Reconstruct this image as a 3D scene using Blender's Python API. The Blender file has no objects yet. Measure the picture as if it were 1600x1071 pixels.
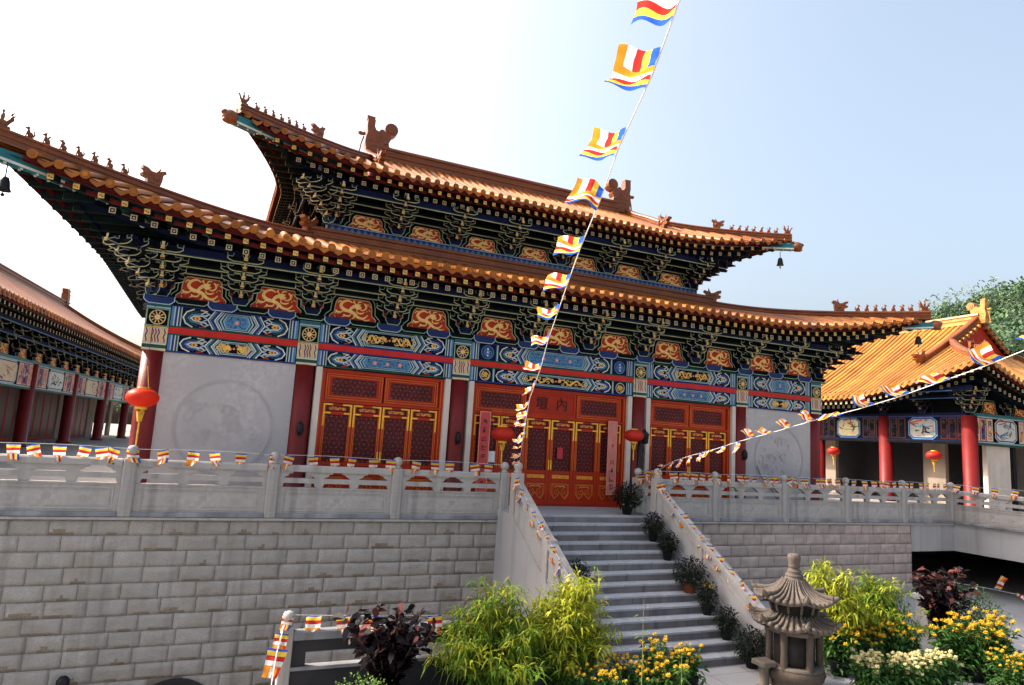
import bpy, math, random
from mathutils import Vector, Matrix, noise
random.seed(7)
R = random.Random(11)
C = bpy.context.scene.collection
sin, cos, pi, rad = math.sin, math.cos, math.pi, math.radians
def clip(v, a=0.0, b=1.0): return max(a, min(b, v))

# ------------------------------------------------------------------ materials
def mat(name, col, rough=0.6, var=0.25, scale=3.0, bump=0.0, bscale=40.0, spec=0.22, island=0.0, tint=None, metal=0.0,
        trans=0.0, streak=0.0, coat=0.0, var2=0.0):
    m = bpy.data.materials.new(name); m.use_nodes = True
    nt = m.node_tree; N = nt.nodes; L = nt.links
    b = N['Principled BSDF']; out = N['Material Output']
    b.inputs['Roughness'].default_value = rough
    b.inputs['Metallic'].default_value = metal
    b.inputs['Specular IOR Level'].default_value = spec
    if coat: b.inputs['Coat Weight'].default_value = coat; b.inputs['Coat Roughness'].default_value = 0.15
    tc = N.new('ShaderNodeTexCoord')
    cur = None
    def rgb(c):
        n = N.new('ShaderNodeRGB'); n.outputs[0].default_value = (*c, 1); return n.outputs[0]
    def mix(fac, a, c, mode='MIX'):
        n = N.new('ShaderNodeMix'); n.data_type = 'RGBA'; n.blend_type = mode
        if isinstance(fac, float): n.inputs[0].default_value = fac
        else: L.new(fac, n.inputs[0])
        L.new(a, n.inputs[6]); L.new(c, n.inputs[7]); return n.outputs[2]
    def noise_tex(sc, det=4.0, vec=None):
        n = N.new('ShaderNodeTexNoise'); n.inputs['Scale'].default_value = sc; n.inputs['Detail'].default_value = det
        L.new(vec or tc.outputs['Object'], n.inputs['Vector']); return n.outputs['Fac']
    def ramp(v, a, c):
        n = N.new('ShaderNodeMapRange'); n.inputs[1].default_value = a; n.inputs[2].default_value = c
        L.new(v, n.inputs[0]); return n.outputs[0]
    dark = tuple(max(0, c * (1 - var)) for c in col); lite = tuple(c * (1 + var) for c in col)
    cur = mix(ramp(noise_tex(scale), 0.3, 0.7), rgb(dark), rgb(lite))
    if tint:
        cur = mix(ramp(noise_tex(scale * 0.37, 6.0), 0.48, 0.72), cur, rgb(tint))
    if island:
        g = N.new('ShaderNodeNewGeometry')
        cr = N.new('ShaderNodeMapRange'); cr.inputs[3].default_value = 1 - island; cr.inputs[4].default_value = 1 + island
        L.new(g.outputs['Random Per Island'], cr.inputs[0])
        hs = N.new('ShaderNodeHueSaturation'); L.new(cr.outputs[0], hs.inputs['Value']); L.new(cur, hs.inputs['Color'])
        cur = hs.outputs['Color']
    if var2:
        cur = mix(ramp(noise_tex(scale * 9, 3.0), 0.35, 0.65), cur, rgb(tuple(c * (1 - var2) for c in col)))
    if streak:
        mp = N.new('ShaderNodeMapping'); mp.inputs['Scale'].default_value = (2.2, 2.2, 0.12)
        L.new(tc.outputs['Object'], mp.inputs['Vector'])
        s = ramp(noise_tex(2.0, 5.0, mp.outputs[0]), 0.52, 0.8)
        mm = N.new('ShaderNodeMath'); mm.operation = 'MULTIPLY'; mm.inputs[1].default_value = streak
        L.new(s, mm.inputs[0])
        cur = mix(mm.outputs[0], cur, rgb(tuple(c * 0.25 for c in col)))
    L.new(cur, b.inputs['Base Color'])
    if bump:
        bp = N.new('ShaderNodeBump'); bp.inputs['Strength'].default_value = bump; bp.inputs['Distance'].default_value = 0.02
        L.new(noise_tex(bscale, 6.0), bp.inputs['Height']); L.new(bp.outputs[0], b.inputs['Normal'])
    if trans:
        t = N.new('ShaderNodeBsdfTranslucent'); L.new(cur, t.inputs['Color'])
        ms = N.new('ShaderNodeMixShader'); ms.inputs[0].default_value = trans
        L.new(b.outputs[0], ms.inputs[1]); L.new(t.outputs[0], ms.inputs[2]); L.new(ms.outputs[0], out.inputs['Surface'])
    return m

M = {}
M['tile'] = mat('glazed_tile', (0.30, 0.095, 0.011), 0.40, 0.32, 1.2, island=0.34, spec=0.24, tint=(0.18, 0.052, 0.012))
M['tile_gold'] = mat('glazed_tile_yellow', (0.40, 0.175, 0.030), 0.34, 0.25, 1.2, island=0.30, spec=0.4, tint=(0.27, 0.10, 0.02))
M['ridge'] = mat('glazed_ridge', (0.22, 0.062, 0.015), 0.36, 0.3, 2.0, spec=0.35, tint=(0.13, 0.04, 0.016), var2=0.25, bump=0.15, bscale=12)
M['soffit'] = mat('soffit_boards', (0.020, 0.005, 0.005), 0.8, 0.3, spec=.08)
M['fascia'] = mat('fascia_red', (0.13, 0.010, 0.008), 0.5, 0.25, 2.0)
M['rafter'] = mat('rafter_green', (0.004, 0.013, 0.012), 0.7, 0.3, spec=.1)
M['navy'] = mat('navy_paint', (0.005, 0.008, 0.034), 0.7, 0.25, spec=.1)
M['black'] = mat('blackgreen_paint', (0.003, 0.005, 0.006), 0.8, 0.3, spec=.08)
M['blackblue'] = mat('blackblue_paint', (0.003, 0.004, 0.011), 0.8, 0.3, spec=.08)
M['deepblue'] = mat('deep_blue_paint', (0.010, 0.024, 0.105), 0.6, 0.25)
M['dimwhite'] = mat('shaded_white_paint', (0.30, 0.30, 0.27), 0.7, 0.15)  # white paint darkened, eave shade put into its colour
M['teal'] = mat('teal_paint', (0.015, 0.14, 0.16), 0.45, 0.2)
M['green'] = mat('green_paint', (0.008, 0.065, 0.040), 0.5, 0.2)
M['blue'] = mat('blue_paint', (0.012, 0.032, 0.165), 0.5, 0.2)
M['skyblue'] = mat('light_blue_paint', (0.075, 0.20, 0.37), 0.5, 0.15)
M['pale'] = mat('pale_blue_paint', (0.34, 0.45, 0.51), 0.5, 0.12)
M['white'] = mat('white_paint', (0.58, 0.58, 0.53), 0.55, 0.1)
M['line'] = mat('pale_gold_line', (0.42, 0.40, 0.22), 0.5, 0.2)
M['linegreen'] = mat('pale_green_line', (0.22, 0.32, 0.20), 0.5, 0.2)
M['dragongold'] = mat('dragon_gold', (0.80, 0.52, 0.17), 0.45, 0.15, 9.0)
M['dimline'] = mat('dim_outline', (0.05, 0.055, 0.045), 0.6, 0.2)
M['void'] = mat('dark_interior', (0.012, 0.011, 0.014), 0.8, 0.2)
M['gold'] = mat('gold_paint', (0.72, 0.42, 0.10), 0.38, 0.22, 9.0)
M['goldbright'] = mat('gold_leaf', (0.88, 0.50, 0.05), 0.30, 0.18, 9.0)
M['orange'] = mat('orange_red_paint', (0.36, 0.026, 0.007), 0.6, 0.3, 4.0)
M['stripe_red'] = mat('red_board_paint', (0.52, 0.018, 0.012), 0.45, 0.12)
M['column'] = mat('red_column_lacquer', (0.155, 0.010, 0.010), 0.45, 0.18, 1.5, spec=.3)
M['columndim'] = mat('shaded_column_lacquer', (0.085, 0.007, 0.008), 0.5, 0.2, 1.5)
M['door'] = mat('red_door_lacquer', (0.35, 0.021, 0.004), 0.55, 0.15, 2.0)
M['doorframe'] = mat('red_door_frame_lacquer', (0.40, 0.027, 0.0045), 0.55, 0.15, 2.0)
M['maroon'] = mat('maroon_backing', (0.040, 0.005, 0.008), 0.35, 0.3)
M['lattice'] = mat('lattice_red', (0.13, 0.013, 0.012), 0.5, 0.2)
M['star'] = mat('lattice_star', (0.20, 0.065, 0.05), 0.5, 0.2)
M['doorline'] = mat('door_gold_line', (0.62, 0.17, 0.025), 0.45, 0.2)
M['shadejamb'] = mat('shaded_cream_wall', (0.26, 0.21, 0.165), 0.8, 0.2, 1.0)  # darkened cream wall, shade put into the colour
M['cream'] = mat('cream_paint', (0.62, 0.50, 0.33), 0.6, 0.1)
M['pink'] = mat('pink_paint', (0.62, 0.24, 0.20), 0.6, 0.1)
M['purple'] = mat('purple_paint', (0.11, 0.03, 0.16), 0.6, 0.1)
M['stone'] = mat('balustrade_stone', (0.41, 0.378, 0.352), 0.7, 0.12, 1.3, bump=0.12, bscale=60, tint=(0.35, 0.325, 0.305), streak=0.55, var2=.10)
M['stonesmooth'] = mat('smooth_grey_stone', (0.40, 0.382, 0.375), 0.6, 0.1, 0.9, bump=0.06, bscale=50, tint=(0.33, 0.33, 0.34), streak=0.4)
M['marble'] = mat('marble_wall', (0.485, 0.45, 0.445), 0.5, 0.10, 1.1, tint=(0.34, 0.325, 0.36), bump=0.05, bscale=25, var2=0.12)
M['jamb'] = mat('white_stone_jamb', (0.62, 0.53, 0.46), 0.6, 0.1, 2.0, streak=0.25)
M['block'] = mat('rough_block_stone', (0.385, 0.348, 0.312), 0.85, 0.13, 5.0, bump=0.9, bscale=24, island=0.13, tint=(0.305, 0.262, 0.215), streak=0.5, var2=.12)
M['blockstain'] = mat('stained_block_edge', (0.285, 0.232, 0.178), 0.9, 0.3, 4.0, bump=0.7, bscale=26, var2=.25)
M['plinth'] = mat('grime_and_shade_stone', (0.235, 0.235, 0.245), 0.8, 0.25, 1.5, bump=0.15, bscale=40, tint=(0.13, 0.13, 0.14), streak=0.5)  # grime on the plinths, painted shade on the low balustrade rail
M['blockwarm'] = mat('rough_block_stone_warm', (0.42, 0.335, 0.295), 0.85, 0.15, 5.0, bump=0.5, bscale=22, island=0.11, tint=(0.40, 0.325, 0.285))  # warmer copy of the block stone, reflected light put into its colour
M['mortar'] = mat('mortar', (0.215, 0.178, 0.145), 0.9, 0.4, 1.5)
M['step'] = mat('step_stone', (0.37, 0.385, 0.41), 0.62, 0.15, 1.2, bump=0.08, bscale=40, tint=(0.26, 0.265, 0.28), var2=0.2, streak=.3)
M['riser'] = mat('riser_stone', (0.19, 0.17, 0.168), 0.75, 0.25, 2.2, bump=0.1, bscale=40, tint=(0.13, 0.12, 0.125), streak=0.6)  # darker than the treads, weaker skylight put into the colour
M['paving'] = mat('paving_stone', (0.33, 0.33, 0.335), 0.65, 0.15, 0.7, bump=0.08, bscale=30)
M['floor'] = mat('terrace_paving', (0.25, 0.225, 0.205), 0.7, 0.15, 0.7)
M['court'] = mat('courtyard_paving', (0.19, 0.18, 0.17), 0.8, 0.2, 0.6)
M['dark'] = mat('shade_dark_stone', (0.030, 0.028, 0.030), 0.8, 0.3, 1.5)  # near-black stand-in for shade on the low panel and arch opening
M['underpass'] = mat('underpass_wall', (0.20, 0.15, 0.13), 0.9, 0.3, 1.0)
M['burner'] = mat('incense_stone', (0.125, 0.102, 0.085), 0.8, 0.25, 5.0, bump=0.5, bscale=40, tint=(0.085, 0.064, 0.052), var2=0.3)
M['burnermid'] = mat('shaded_brown_stone', (0.080, 0.060, 0.046), 0.85, 0.3, 5.0, bump=0.5, bscale=40, var2=0.3)  # darker copy of the burner stone, body shade put into the colour
M['burnerdark'] = mat('shaded_burner_stone', (0.018, 0.015, 0.014), 0.85, 0.4, 5.0, bump=0.3, bscale=40)  # near-black copy of the burner stone, backlit shade put into the colour
M['lantern'] = mat('lantern_cloth', (0.72, 0.045, 0.012), 0.45, 0.1, 2.0, trans=0.35)  # brighter, more orange copy, sunlight put into the cloth colour
M['lanternshaded'] = mat('lantern_cloth_shaded', (0.42, 0.018, 0.008), 0.5, 0.1, 2.0)  # darker copy of the lantern cloth, shade put into its colour
M['tassel'] = mat('tassel_gold', (0.72, 0.42, 0.05), 0.6, 0.2, 8.0)
M['rope'] = mat('white_rope', (0.70, 0.68, 0.62), 0.7, 0.1)
M['wire'] = mat('thin_dark_wire', (0.02, 0.02, 0.02), 0.6, 0.1)
M['iron'] = mat('black_iron', (0.012, 0.012, 0.014), 0.4, 0.3)
M['bulb'] = mat('white_glass_bulb', (0.75, 0.74, 0.72), 0.2, 0.03)
M['paper'] = mat('white_paper', (0.75, 0.75, 0.74), 0.7, 0.05)
M['redpaper'] = mat('red_paper', (0.50, 0.035, 0.045), 0.6, 0.12, 3.0)
M['couplet'] = mat('couplet_red_paper', (0.52, 0.062, 0.058), 0.35, 0.18, 2.5, tint=(0.58, 0.15, 0.13))
M['couplet2'] = mat('couplet_faded_paper', (0.60, 0.20, 0.16), 0.35, 0.22, 2.5, tint=(0.55, 0.075, 0.06))
M['coupletedge'] = mat('couplet_edge', (0.66, 0.27, 0.20), 0.5, 0.1)
M['ink'] = mat('black_ink', (0.022, 0.012, 0.014), 0.6, 0.2)
M['terracotta'] = mat('terracotta', (0.26, 0.075, 0.035), 0.7, 0.2)
M['potdark'] = mat('dark_plastic_pot', (0.015, 0.015, 0.017), 0.5, 0.2)
M['soil'] = mat('soil', (0.035, 0.025, 0.018), 0.95, 0.4, 8.0)
def leaf(name, c, trans=0.35, isl=0.35, rough=0.5): return mat(name, c, rough, 0.2, 2.0, island=isl, trans=trans)
M['bamboo'] = leaf('bamboo_leaf', (0.125, 0.225, 0.020), 0.42, 0.5)
M['bambooyel'] = leaf('bamboo_leaf_yellow', (0.40, 0.42, 0.035), 0.42, 0.35)
M['cane'] = mat('bamboo_cane', (0.22, 0.23, 0.05), 0.5, 0.25)
M['croton'] = leaf('dark_red_leaf', (0.012, 0.007, 0.009), 0.10, 0.6, 0.35)
M['crotonred'] = leaf('bright_red_leaf', (0.17, 0.055, 0.045), 0.30, 0.5, 0.4)
M['mumleaf'] = leaf('chrysanthemum_leaf', (0.045, 0.115, 0.022), 0.25, 0.5)
M['mumyellow'] = mat('yellow_petals', (0.66, 0.43, 0.03), 0.6, 0.25, 6.0, island=0.25, trans=0.3)
M['mumpale'] = mat('pale_yellow_petals', (0.72, 0.62, 0.32), 0.6, 0.2, 6.0, island=0.2, trans=0.3)
M['shrub'] = leaf('bright_shrub_leaf', (0.12, 0.22, 0.035), 0.35, 0.5)
M['potleaf'] = leaf('dark_pot_leaf', (0.010, 0.018, 0.009), 0.10, 0.6)
M['treeleaf'] = leaf('tree_leaf', (0.045, 0.085, 0.030), 0.3, 0.5)
M['hill1'] = leaf('hill_leaf_dark', (0.062, 0.112, 0.060), 0.2, 0.35, 0.8)  # hill leaves lightened and greyed in place of distance haze
M['hill2'] = leaf('hill_leaf_mid', (0.085, 0.150, 0.070), 0.2, 0.35, 0.8)
M['hill3'] = leaf('hill_leaf_pale', (0.135, 0.195, 0.11), 0.2, 0.3, 0.8)
M['bark'] = mat('bark', (0.09, 0.07, 0.05), 0.9, 0.3, 4.0, bump=0.3)
M['hillsoil'] = mat('hill_undergrowth', (0.035, 0.065, 0.028), 0.95, 0.3, 0.3)
def flagmat(n, c): return mat(n, c, 0.75, 0.16, 7.0, trans=0.5)
FM = [flagmat('flag_blue', (0.030, 0.105, 0.50)), flagmat('flag_yellow', (0.82, 0.56, 0.07)), flagmat('flag_red', (0.52, 0.035, 0.030)),
      flagmat('flag_white', (0.80, 0.78, 0.74)), flagmat('flag_orange', (0.78, 0.27, 0.025))]

# ------------------------------------------------------------------ mesh builder
class MB:
    def __init__(s): s.n = 0; s.v = []; s.f = []; s.mi = []; s.mats = []; s.sm = []
    def m(s, mt):
        mt = M[mt] if isinstance(mt, str) else mt
        if mt not in s.mats: s.mats.append(mt)
        return s.mats.index(mt)
    def add(s, vs, fs, mt, smooth=False):
        o = len(s.v); i = s.m(mt)
        s.v.extend([tuple(v) for v in vs])
        for f in fs: s.f.append(tuple(o + k for k in f)); s.mi.append(i); s.sm.append(smooth)
    def box(s, x0, x1, y0, y1, z0, z1, mt, rot=None, piv=None, bev=0.0):
        if bev:
            b = bev; q = [(x0+b, y0+b), (x1-b, y0+b), (x1-b, y1-b), (x0+b, y1-b)]
            p8 = [(x0+b, y0), (x1-b, y0), (x1, y0+b), (x1, y1-b), (x1-b, y1), (x0+b, y1), (x0, y1-b), (x0, y0+b)]
            vs = [(x, y, z0) for x, y in p8] + [(x, y, z1 - b) for x, y in p8] + [(clip(x, x0+b, x1-b), clip(y, y0+b, y1-b), z1) for x, y in p8]
            fs = [tuple(range(7, -1, -1)), tuple(range(16, 24))]
            for k in range(8):
                n = (k + 1) % 8
                fs += [(k, n, 8 + n, 8 + k), (8 + k, 8 + n, 16 + n, 16 + k)]
            if rot is not None: vs = [tuple(rot @ (Vector(v) - Vector(piv)) + Vector(piv)) for v in vs]
            s.add(vs, fs, mt); return
        vs = [(x0,y0,z0),(x1,y0,z0),(x1,y1,z0),(x0,y1,z0),(x0,y0,z1),(x1,y0,z1),(x1,y1,z1),(x0,y1,z1)]
        if rot is not None:
            vs = [tuple(rot @ (Vector(v) - Vector(piv)) + Vector(piv)) for v in vs]
        s.add(vs, [(0,3,2,1),(4,5,6,7),(0,1,5,4),(1,2,6,5),(2,3,7,6),(3,0,4,7)], mt)
    def tube(s, path, r, mt, n=6, cap=True, smooth=True, flat=1.0):
        P = [Vector(p) for p in path]; k = len(P)
        rr = r if isinstance(r, (list, tuple)) else [r] * k
        vs = []; up = Vector((0, 0, 1))
        for i, p in enumerate(P):
            t = (P[min(i+1, k-1)] - P[max(i-1, 0)])
            if t.length < 1e-9: t = Vector((0, 0, 1))
            t.normalize()
            a = t.cross(up if abs(t.z) < 0.95 else Vector((1, 0, 0))).normalized(); b = t.cross(a)
            for j in range(n):
                th = 2 * pi * j / n
                vs.append(p + (a * cos(th) + b * (sin(th) * flat)) * rr[i])
        fs = []
        for i in range(k - 1):
            for j in range(n):
                fs.append((i*n + j, i*n + (j+1) % n, (i+1)*n + (j+1) % n, (i+1)*n + j))
        s.add(vs, fs, mt, smooth)
        if cap: s.add(vs[:n] , [tuple(range(n))], mt); s.add(vs[-n:], [tuple(range(n-1, -1, -1))], mt)
    def lathe(s, prof, c, mt, n=16, smooth=True):
        vs = []
        for r, z in prof:
            for j in range(n):
                th = 2 * pi * j / n; vs.append((c[0] + r*cos(th), c[1] + r*sin(th), c[2] + z))
        fs = []
        for i in range(len(prof) - 1):
            for j in range(n): fs.append((i*n+j, i*n+(j+1) % n, (i+1)*n+(j+1) % n, (i+1)*n+j))
        fs.append(tuple(range(n-1, -1, -1))); fs.append(tuple((len(prof)-1)*n + j for j in range(n)))
        s.add(vs, fs, mt, smooth)
    def ell(s, c, r, mt, n=8, k=6):
        pr = []
        vs = []; fs = []
        for i in range(k + 1):
            a = pi * i / k
            for j in range(n):
                th = 2*pi*j/n; vs.append((c[0]+r[0]*sin(a)*cos(th), c[1]+r[1]*sin(a)*sin(th), c[2]+r[2]*cos(a)))
        for i in range(k):
            for j in range(n): fs.append((i*n+j, (i+1)*n+j, (i+1)*n+(j+1) % n, i*n+(j+1) % n))
        s.add(vs, fs, mt, True)
    # 2-D drawing in a frame: F = (origin, ux, uy); normal = ux x uy points to the viewer
    def prism(s, poly, F, d, mt, h=0.0):
        o, ux, uy = [Vector(q) for q in F]; n = ux.cross(uy).normalized()
        k = len(poly)
        a = [o + ux*x + uy*y + n*(h + d) for x, y in poly]; b = [o + ux*x + uy*y + n*h for x, y in poly]
        A = sum(poly[i][0]*poly[(i+1) % k][1] - poly[(i+1) % k][0]*poly[i][1] for i in range(k))
        if A < 0: a.reverse(); b.reverse()
        s.add(a + b, [tuple(range(k)), tuple(range(2*k-1, k-1, -1))] + [(i, k+i, k+(i+1) % k, (i+1) % k) for i in range(k)], mt)
    def ribbon(s, path, w, F, mt, h=0.004, closed=False, taper=False, t=0.0):
        o, ux, uy = [Vector(q) for q in F]; n = ux.cross(uy).normalized()
        s.n += 1; h += (s.n % 60)*.00003
        k = len(path); L = []; Rr = []
        for i in range(k):
            if closed: p0, p1 = path[i-1], path[(i+1) % k]; 
            else: p0, p1 = path[max(i-1, 0)], path[min(i+1, k-1)]
            p = path[i]
            def nrm(a, b):
                dx, dy = b[0]-a[0], b[1]-a[1]; l = math.hypot(dx, dy) or 1; return (-dy/l, dx/l)
            n1 = nrm(p0, p) if (closed or i > 0) else nrm(p, p1)
            n2 = nrm(p, p1) if (closed or i < k-1) else n1
            mx, my = n1[0]+n2[0], n1[1]+n2[1]; l = math.hypot(mx, my) or 1; mx /= l; my /= l
            dt = max(0.45, mx*n1[0] + my*n1[1]); h += .00003; ww = (w if not taper else w*(0.25 + 0.75*sin(pi*min(1, (i+0.3)/(k-0.4)))))/2/dt
            L.append(o + ux*(p[0]+mx*ww) + uy*(p[1]+my*ww) + n*h); Rr.append(o + ux*(p[0]-mx*ww) + uy*(p[1]-my*ww) + n*h)
        e = k if closed else k-1
        s.add(Rr + L, [(i, (i+1) % k, k+(i+1) % k, k+i) for i in range(e)], mt)
        if t:
            L2 = [q - n*t for q in L]; R2 = [q - n*t for q in Rr]
            s.add(Rr + R2, [(i, k+i, k+(i+1) % k, (i+1) % k) for i in range(e)], mt)
            s.add(L + L2, [((i+1) % k, k+(i+1) % k, k+i, i) for i in range(e)], mt)
    def poly(s, poly, F, mt, h=0.003):
        o, ux, uy = [Vector(q) for q in F]; n = ux.cross(uy).normalized()
        k = len(poly)
        s.n += 1; h += (s.n % 60)*.00003
        A = sum(poly[i][0]*poly[(i+1) % k][1] - poly[(i+1) % k][0]*poly[i][1] for i in range(k))
        q = poly if A > 0 else poly[::-1]
        s.add([o + ux*x + uy*y + n*h for x, y in q], [tuple(range(k))], mt)
    def build(s, name, parent=None, loc=(0, 0, 0)):
        me = bpy.data.meshes.new(name); me.from_pydata(s.v, [], s.f)
        for mt in s.mats: me.materials.append(mt)
        me.polygons.foreach_set('material_index', s.mi)
        me.polygons.foreach_set('use_smooth', s.sm)
        me.update()
        o = bpy.data.objects.new(name, me); C.objects.link(o); o.location = loc
        if parent is not None: o.parent = parent
        return o

def tag(o, label=None, cat=None, group=None, kind=None):
    if label: o['label'] = label
    if cat: o['category'] = cat
    if group: o['group'] = group
    if kind: o['kind'] = kind
    return o
def empty(name, loc, rz=0.0, label=None, cat=None, group=None):
    o = bpy.data.objects.new(name, None); C.objects.link(o); o.location = loc; o.rotation_euler = (0, 0, rz)
    return tag(o, label, cat, group)
def kids(o): return [c for c in bpy.data.objects if c.parent == o]
def dup(o, parent=None, loc=None):
    c = o.copy(); C.objects.link(c)
    if parent is not None: c.parent = parent
    if loc is not None: c.location = loc
    for k in list(o.children): dup(k, c)
    return c
def thing_dup(o, loc, rz=None, sc=None, label=None, group=None):
    c = dup(o); c.location = loc
    if rz is not None: c.rotation_euler = (0, 0, rz)
    if sc is not None: c.scale = (sc, sc, sc)
    if label: c['label'] = label
    if group: c['group'] = group
    return c
FR = lambda x, y, z: ((x, y, z), (1, 0, 0), (0, 0, 1))     # frame on a wall facing -y
def circ(cx, cy, r, n=16, a0=0, a1=2*pi): return [(cx + r*cos(a0+(a1-a0)*i/n), cy + r*sin(a0+(a1-a0)*i/n)) for i in range(n + (0 if abs(a1-a0-2*pi) < 1e-6 else 1))]
# ------------------------------------------------------------------ roofs
class Roof:
    """Curved Chinese roof, local frame centred on the plan: eaves at |x| = A and |y| = B."""
    def __init__(s, A, B, Wf, Ws, G, ze, rise, lift, Lx, Ly, skirt=False, k=0.75, pitch=0.3, cpow=2.2, fx=0.0, fy=0.0):
        s.fx, s.fy = fx, fy
        s.A, s.B, s.Wf, s.Ws, s.G, s.ze, s.rise, s.lift, s.Lx, s.Ly, s.skirt, s.k, s.pitch, s.cp = A, B, Wf, Ws, G, ze, rise, lift, Lx, Ly, skirt, k, pitch, cpow
    def H(s, x, y):
        ax, ay = abs(x), abs(y)
        uf = (s.B - ay) / s.Wf; us = (s.A - ax) / s.Ws
        if not s.skirt and ax < s.G: us = 9
        u = clip(min(uf, us))
        if uf <= us: c = clip(1 - ((s.A - s.Ws * u) - ax) / s.Lx)
        else: c = clip(1 - ((s.B - s.Wf * u) - ay) / s.Ly)
        if y > 0: c = 0
        return s.ze + s.rise * (s.k * u + (1 - s.k) * u * u) + s.lift * (1 - u) ** 1.6 * c ** s.cp
    def warp(s, x, y):
        if y > 0: return x, y
        cx = clip(1 - (s.A - abs(x)) / s.Lx); cy = clip(1 - (s.B - abs(y)) / s.Ly); w = (cx * cy) ** 2.0
        return x + math.copysign(s.fx * w, x), y + math.copysign(s.fy * w, y)
    def V(s, x, y, dz=0.0):
        X, Y = s.warp(x, y); return Vector((X, Y, s.H(x, y) + dz))
    def pt(s, side, q, t):
        """side 0 front,1 back,2 left,3 right; q along the eave; t inward from the eave"""
        if side == 0: x, y = q, -s.B + t
        elif side == 1: x, y = -q, s.B - t
        elif side == 2: x, y = -s.A + t, -q
        else: x, y = s.A - t, q
        return x, y
    def depth(s, side, q):
        a = abs(q)
        if side < 2:
            if s.skirt: u = min(1.0, (s.A - a) / s.Ws)
            else: u = 1.0 if a <= s.G else min(1.0, (s.A - a) / s.Ws)
            return max(0.0, u * s.Wf)
        u = min(1.0, (s.B - a) / s.Wf)
        d = u * s.Ws
        if not s.skirt: d = min(d, s.A - s.G)
        return max(0.0, d)
    def rows(s, side):
        half = s.A if side < 2 else s.B
        n = int(round(2 * half / s.pitch)); p = 2 * half / n
        return [-half + p * (i + 0.5) for i in range(n)], p
    def surf(s, side, mb, tile, under, r=0.078, seg=9, full=True):
        qs, p = s.rows(side); half = s.A if side < 2 else s.B
        F = {0: (1, 0, 0), 1: (-1, 0, 0), 2: (0, -1, 0), 3: (0, 1, 0)}[side]; F = Vector(F)
        O = {0: (0, -1, 0), 1: (0, 1, 0), 2: (-1, 0, 0), 3: (1, 0, 0)}[side]; O = Vector(O)
        def line(q, z0, seg=seg):
            d = s.depth(side, q); out = []
            for i in range(seg + 1):
                x, y = s.pt(side, q, d * i / seg); out.append(s.V(x, y, z0))
            return out
        # pan tiles: a shallow trough between the rows
        for q in qs:
            a, c, b = line(max(-half, q - p/2), 0.0), line(q, 0.02), line(min(half, q + p/2), 0.0)
            k = seg + 1
            vs = a + c + b; fs = []
            for i in range(seg):
                fs += [(i, k+i, k+i+1, i+1), (k+i, 2*k+i, 2*k+i+1, k+i+1)]
            mb.add(vs, fs, tile)
            lo = [v - Vector((0, 0, 0.13)) for v in a] + [v - Vector((0, 0, 0.13)) for v in b]
            mb.add(lo, [(i, i+1, k+i+1, k+i) for i in range(seg)], under)
            if full and s.depth(side, q) > 0.12:
                ln = line(q, 0.02, seg)
                if side == 0 or side == 2 or side == 3:
                    # half-round cover tiles, one short barrel after another
                    vs = []; fs = []; n = 7
                    for i, v in enumerate(ln):
                        for j in range(n):
                            th = pi * j / (n - 1)
                            vs.append(v + F * (r * cos(th)) + Vector((0, 0, 1)) * (r * 1.15 * sin(th)))
                    for i in range(seg):
                        for j in range(n - 1): fs.append((i*n+j, i*n+j+1, (i+1)*n+j+1, (i+1)*n+j))
                    mb.add(vs, fs, tile, True)
                    e = ln[0] + O * 0.015 + Vector((0, 0, 0.015))
                    ring = circ(0, 0, r * 1.12, 10)
                    mb.prism(ring, (tuple(e), tuple(F), (0, 0, 1)), 0.03, tile)
                    mb.prism(circ(0, 0, r * 0.6, 8), (tuple(e), tuple(F), (0, 0, 1)), 0.012, tile, 0.03)
                # drip tile hanging between two round ends
                x, y = s.pt(side, clip(q + p/2, -half, half), 0.0); x, y, z = s.V(x, y)
                w = p / 2 - 0.01
                mb.prism([(-w, 0.02), (-w*0.9, -0.035), (-w*0.45, -0.085), (0, -0.125), (w*0.45, -0.085), (w*0.9, -0.035), (w, 0.02), (0, -0.02)],
                         ((x + O.x*0.0, y + O.y*0.0, z), tuple(F), (0, 0, 1)), 0.022, tile)
    def eave(s, side, mb, dim=1.0, inset=0.1, fly=1.0, rnd=1.6, step=None, gold='gold', detail=True):
        """red fascia, flying rafters with gold ends, round rafters with white ends"""
        half = s.A if side < 2 else s.B
        F = Vector({0: (1, 0, 0), 1: (-1, 0, 0), 2: (0, -1, 0), 3: (0, 1, 0)}[side])
        O = Vector({0: (0, -1, 0), 1: (0, 1, 0), 2: (-1, 0, 0), 3: (1, 0, 0)}[side])
        st = step or s.pitch
        n = int(2 * half / st)
        def P(q, t, dz):
            x, y = s.pt(side, q, t); x0, y0 = s.pt(side, q, 0)
            X, Y = s.warp(x, y); return Vector((X, Y, s.H(x0, y0) + dz + t * 0.10))
        N = 48
        for t0, dz0, dz1, mt in ((0.07, -0.16*dim, -0.03, 'fascia'), (0.30, -0.30*dim, -0.20*dim, 'fascia'), (0.62*dim + 0.1, -0.50*dim, -0.40*dim, 'navy')):
            vs = []; qq = [-half + t0 + (2*half - 2*t0) * i / N for i in range(N + 1)]
            for q in qs_(qq): vs += [P(q, t0, dz0), P(q, t0, dz1)]
            mb.add(vs, [(2*i, 2*i+2, 2*i+3, 2*i+1) for i in range(N)], mt)
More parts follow.
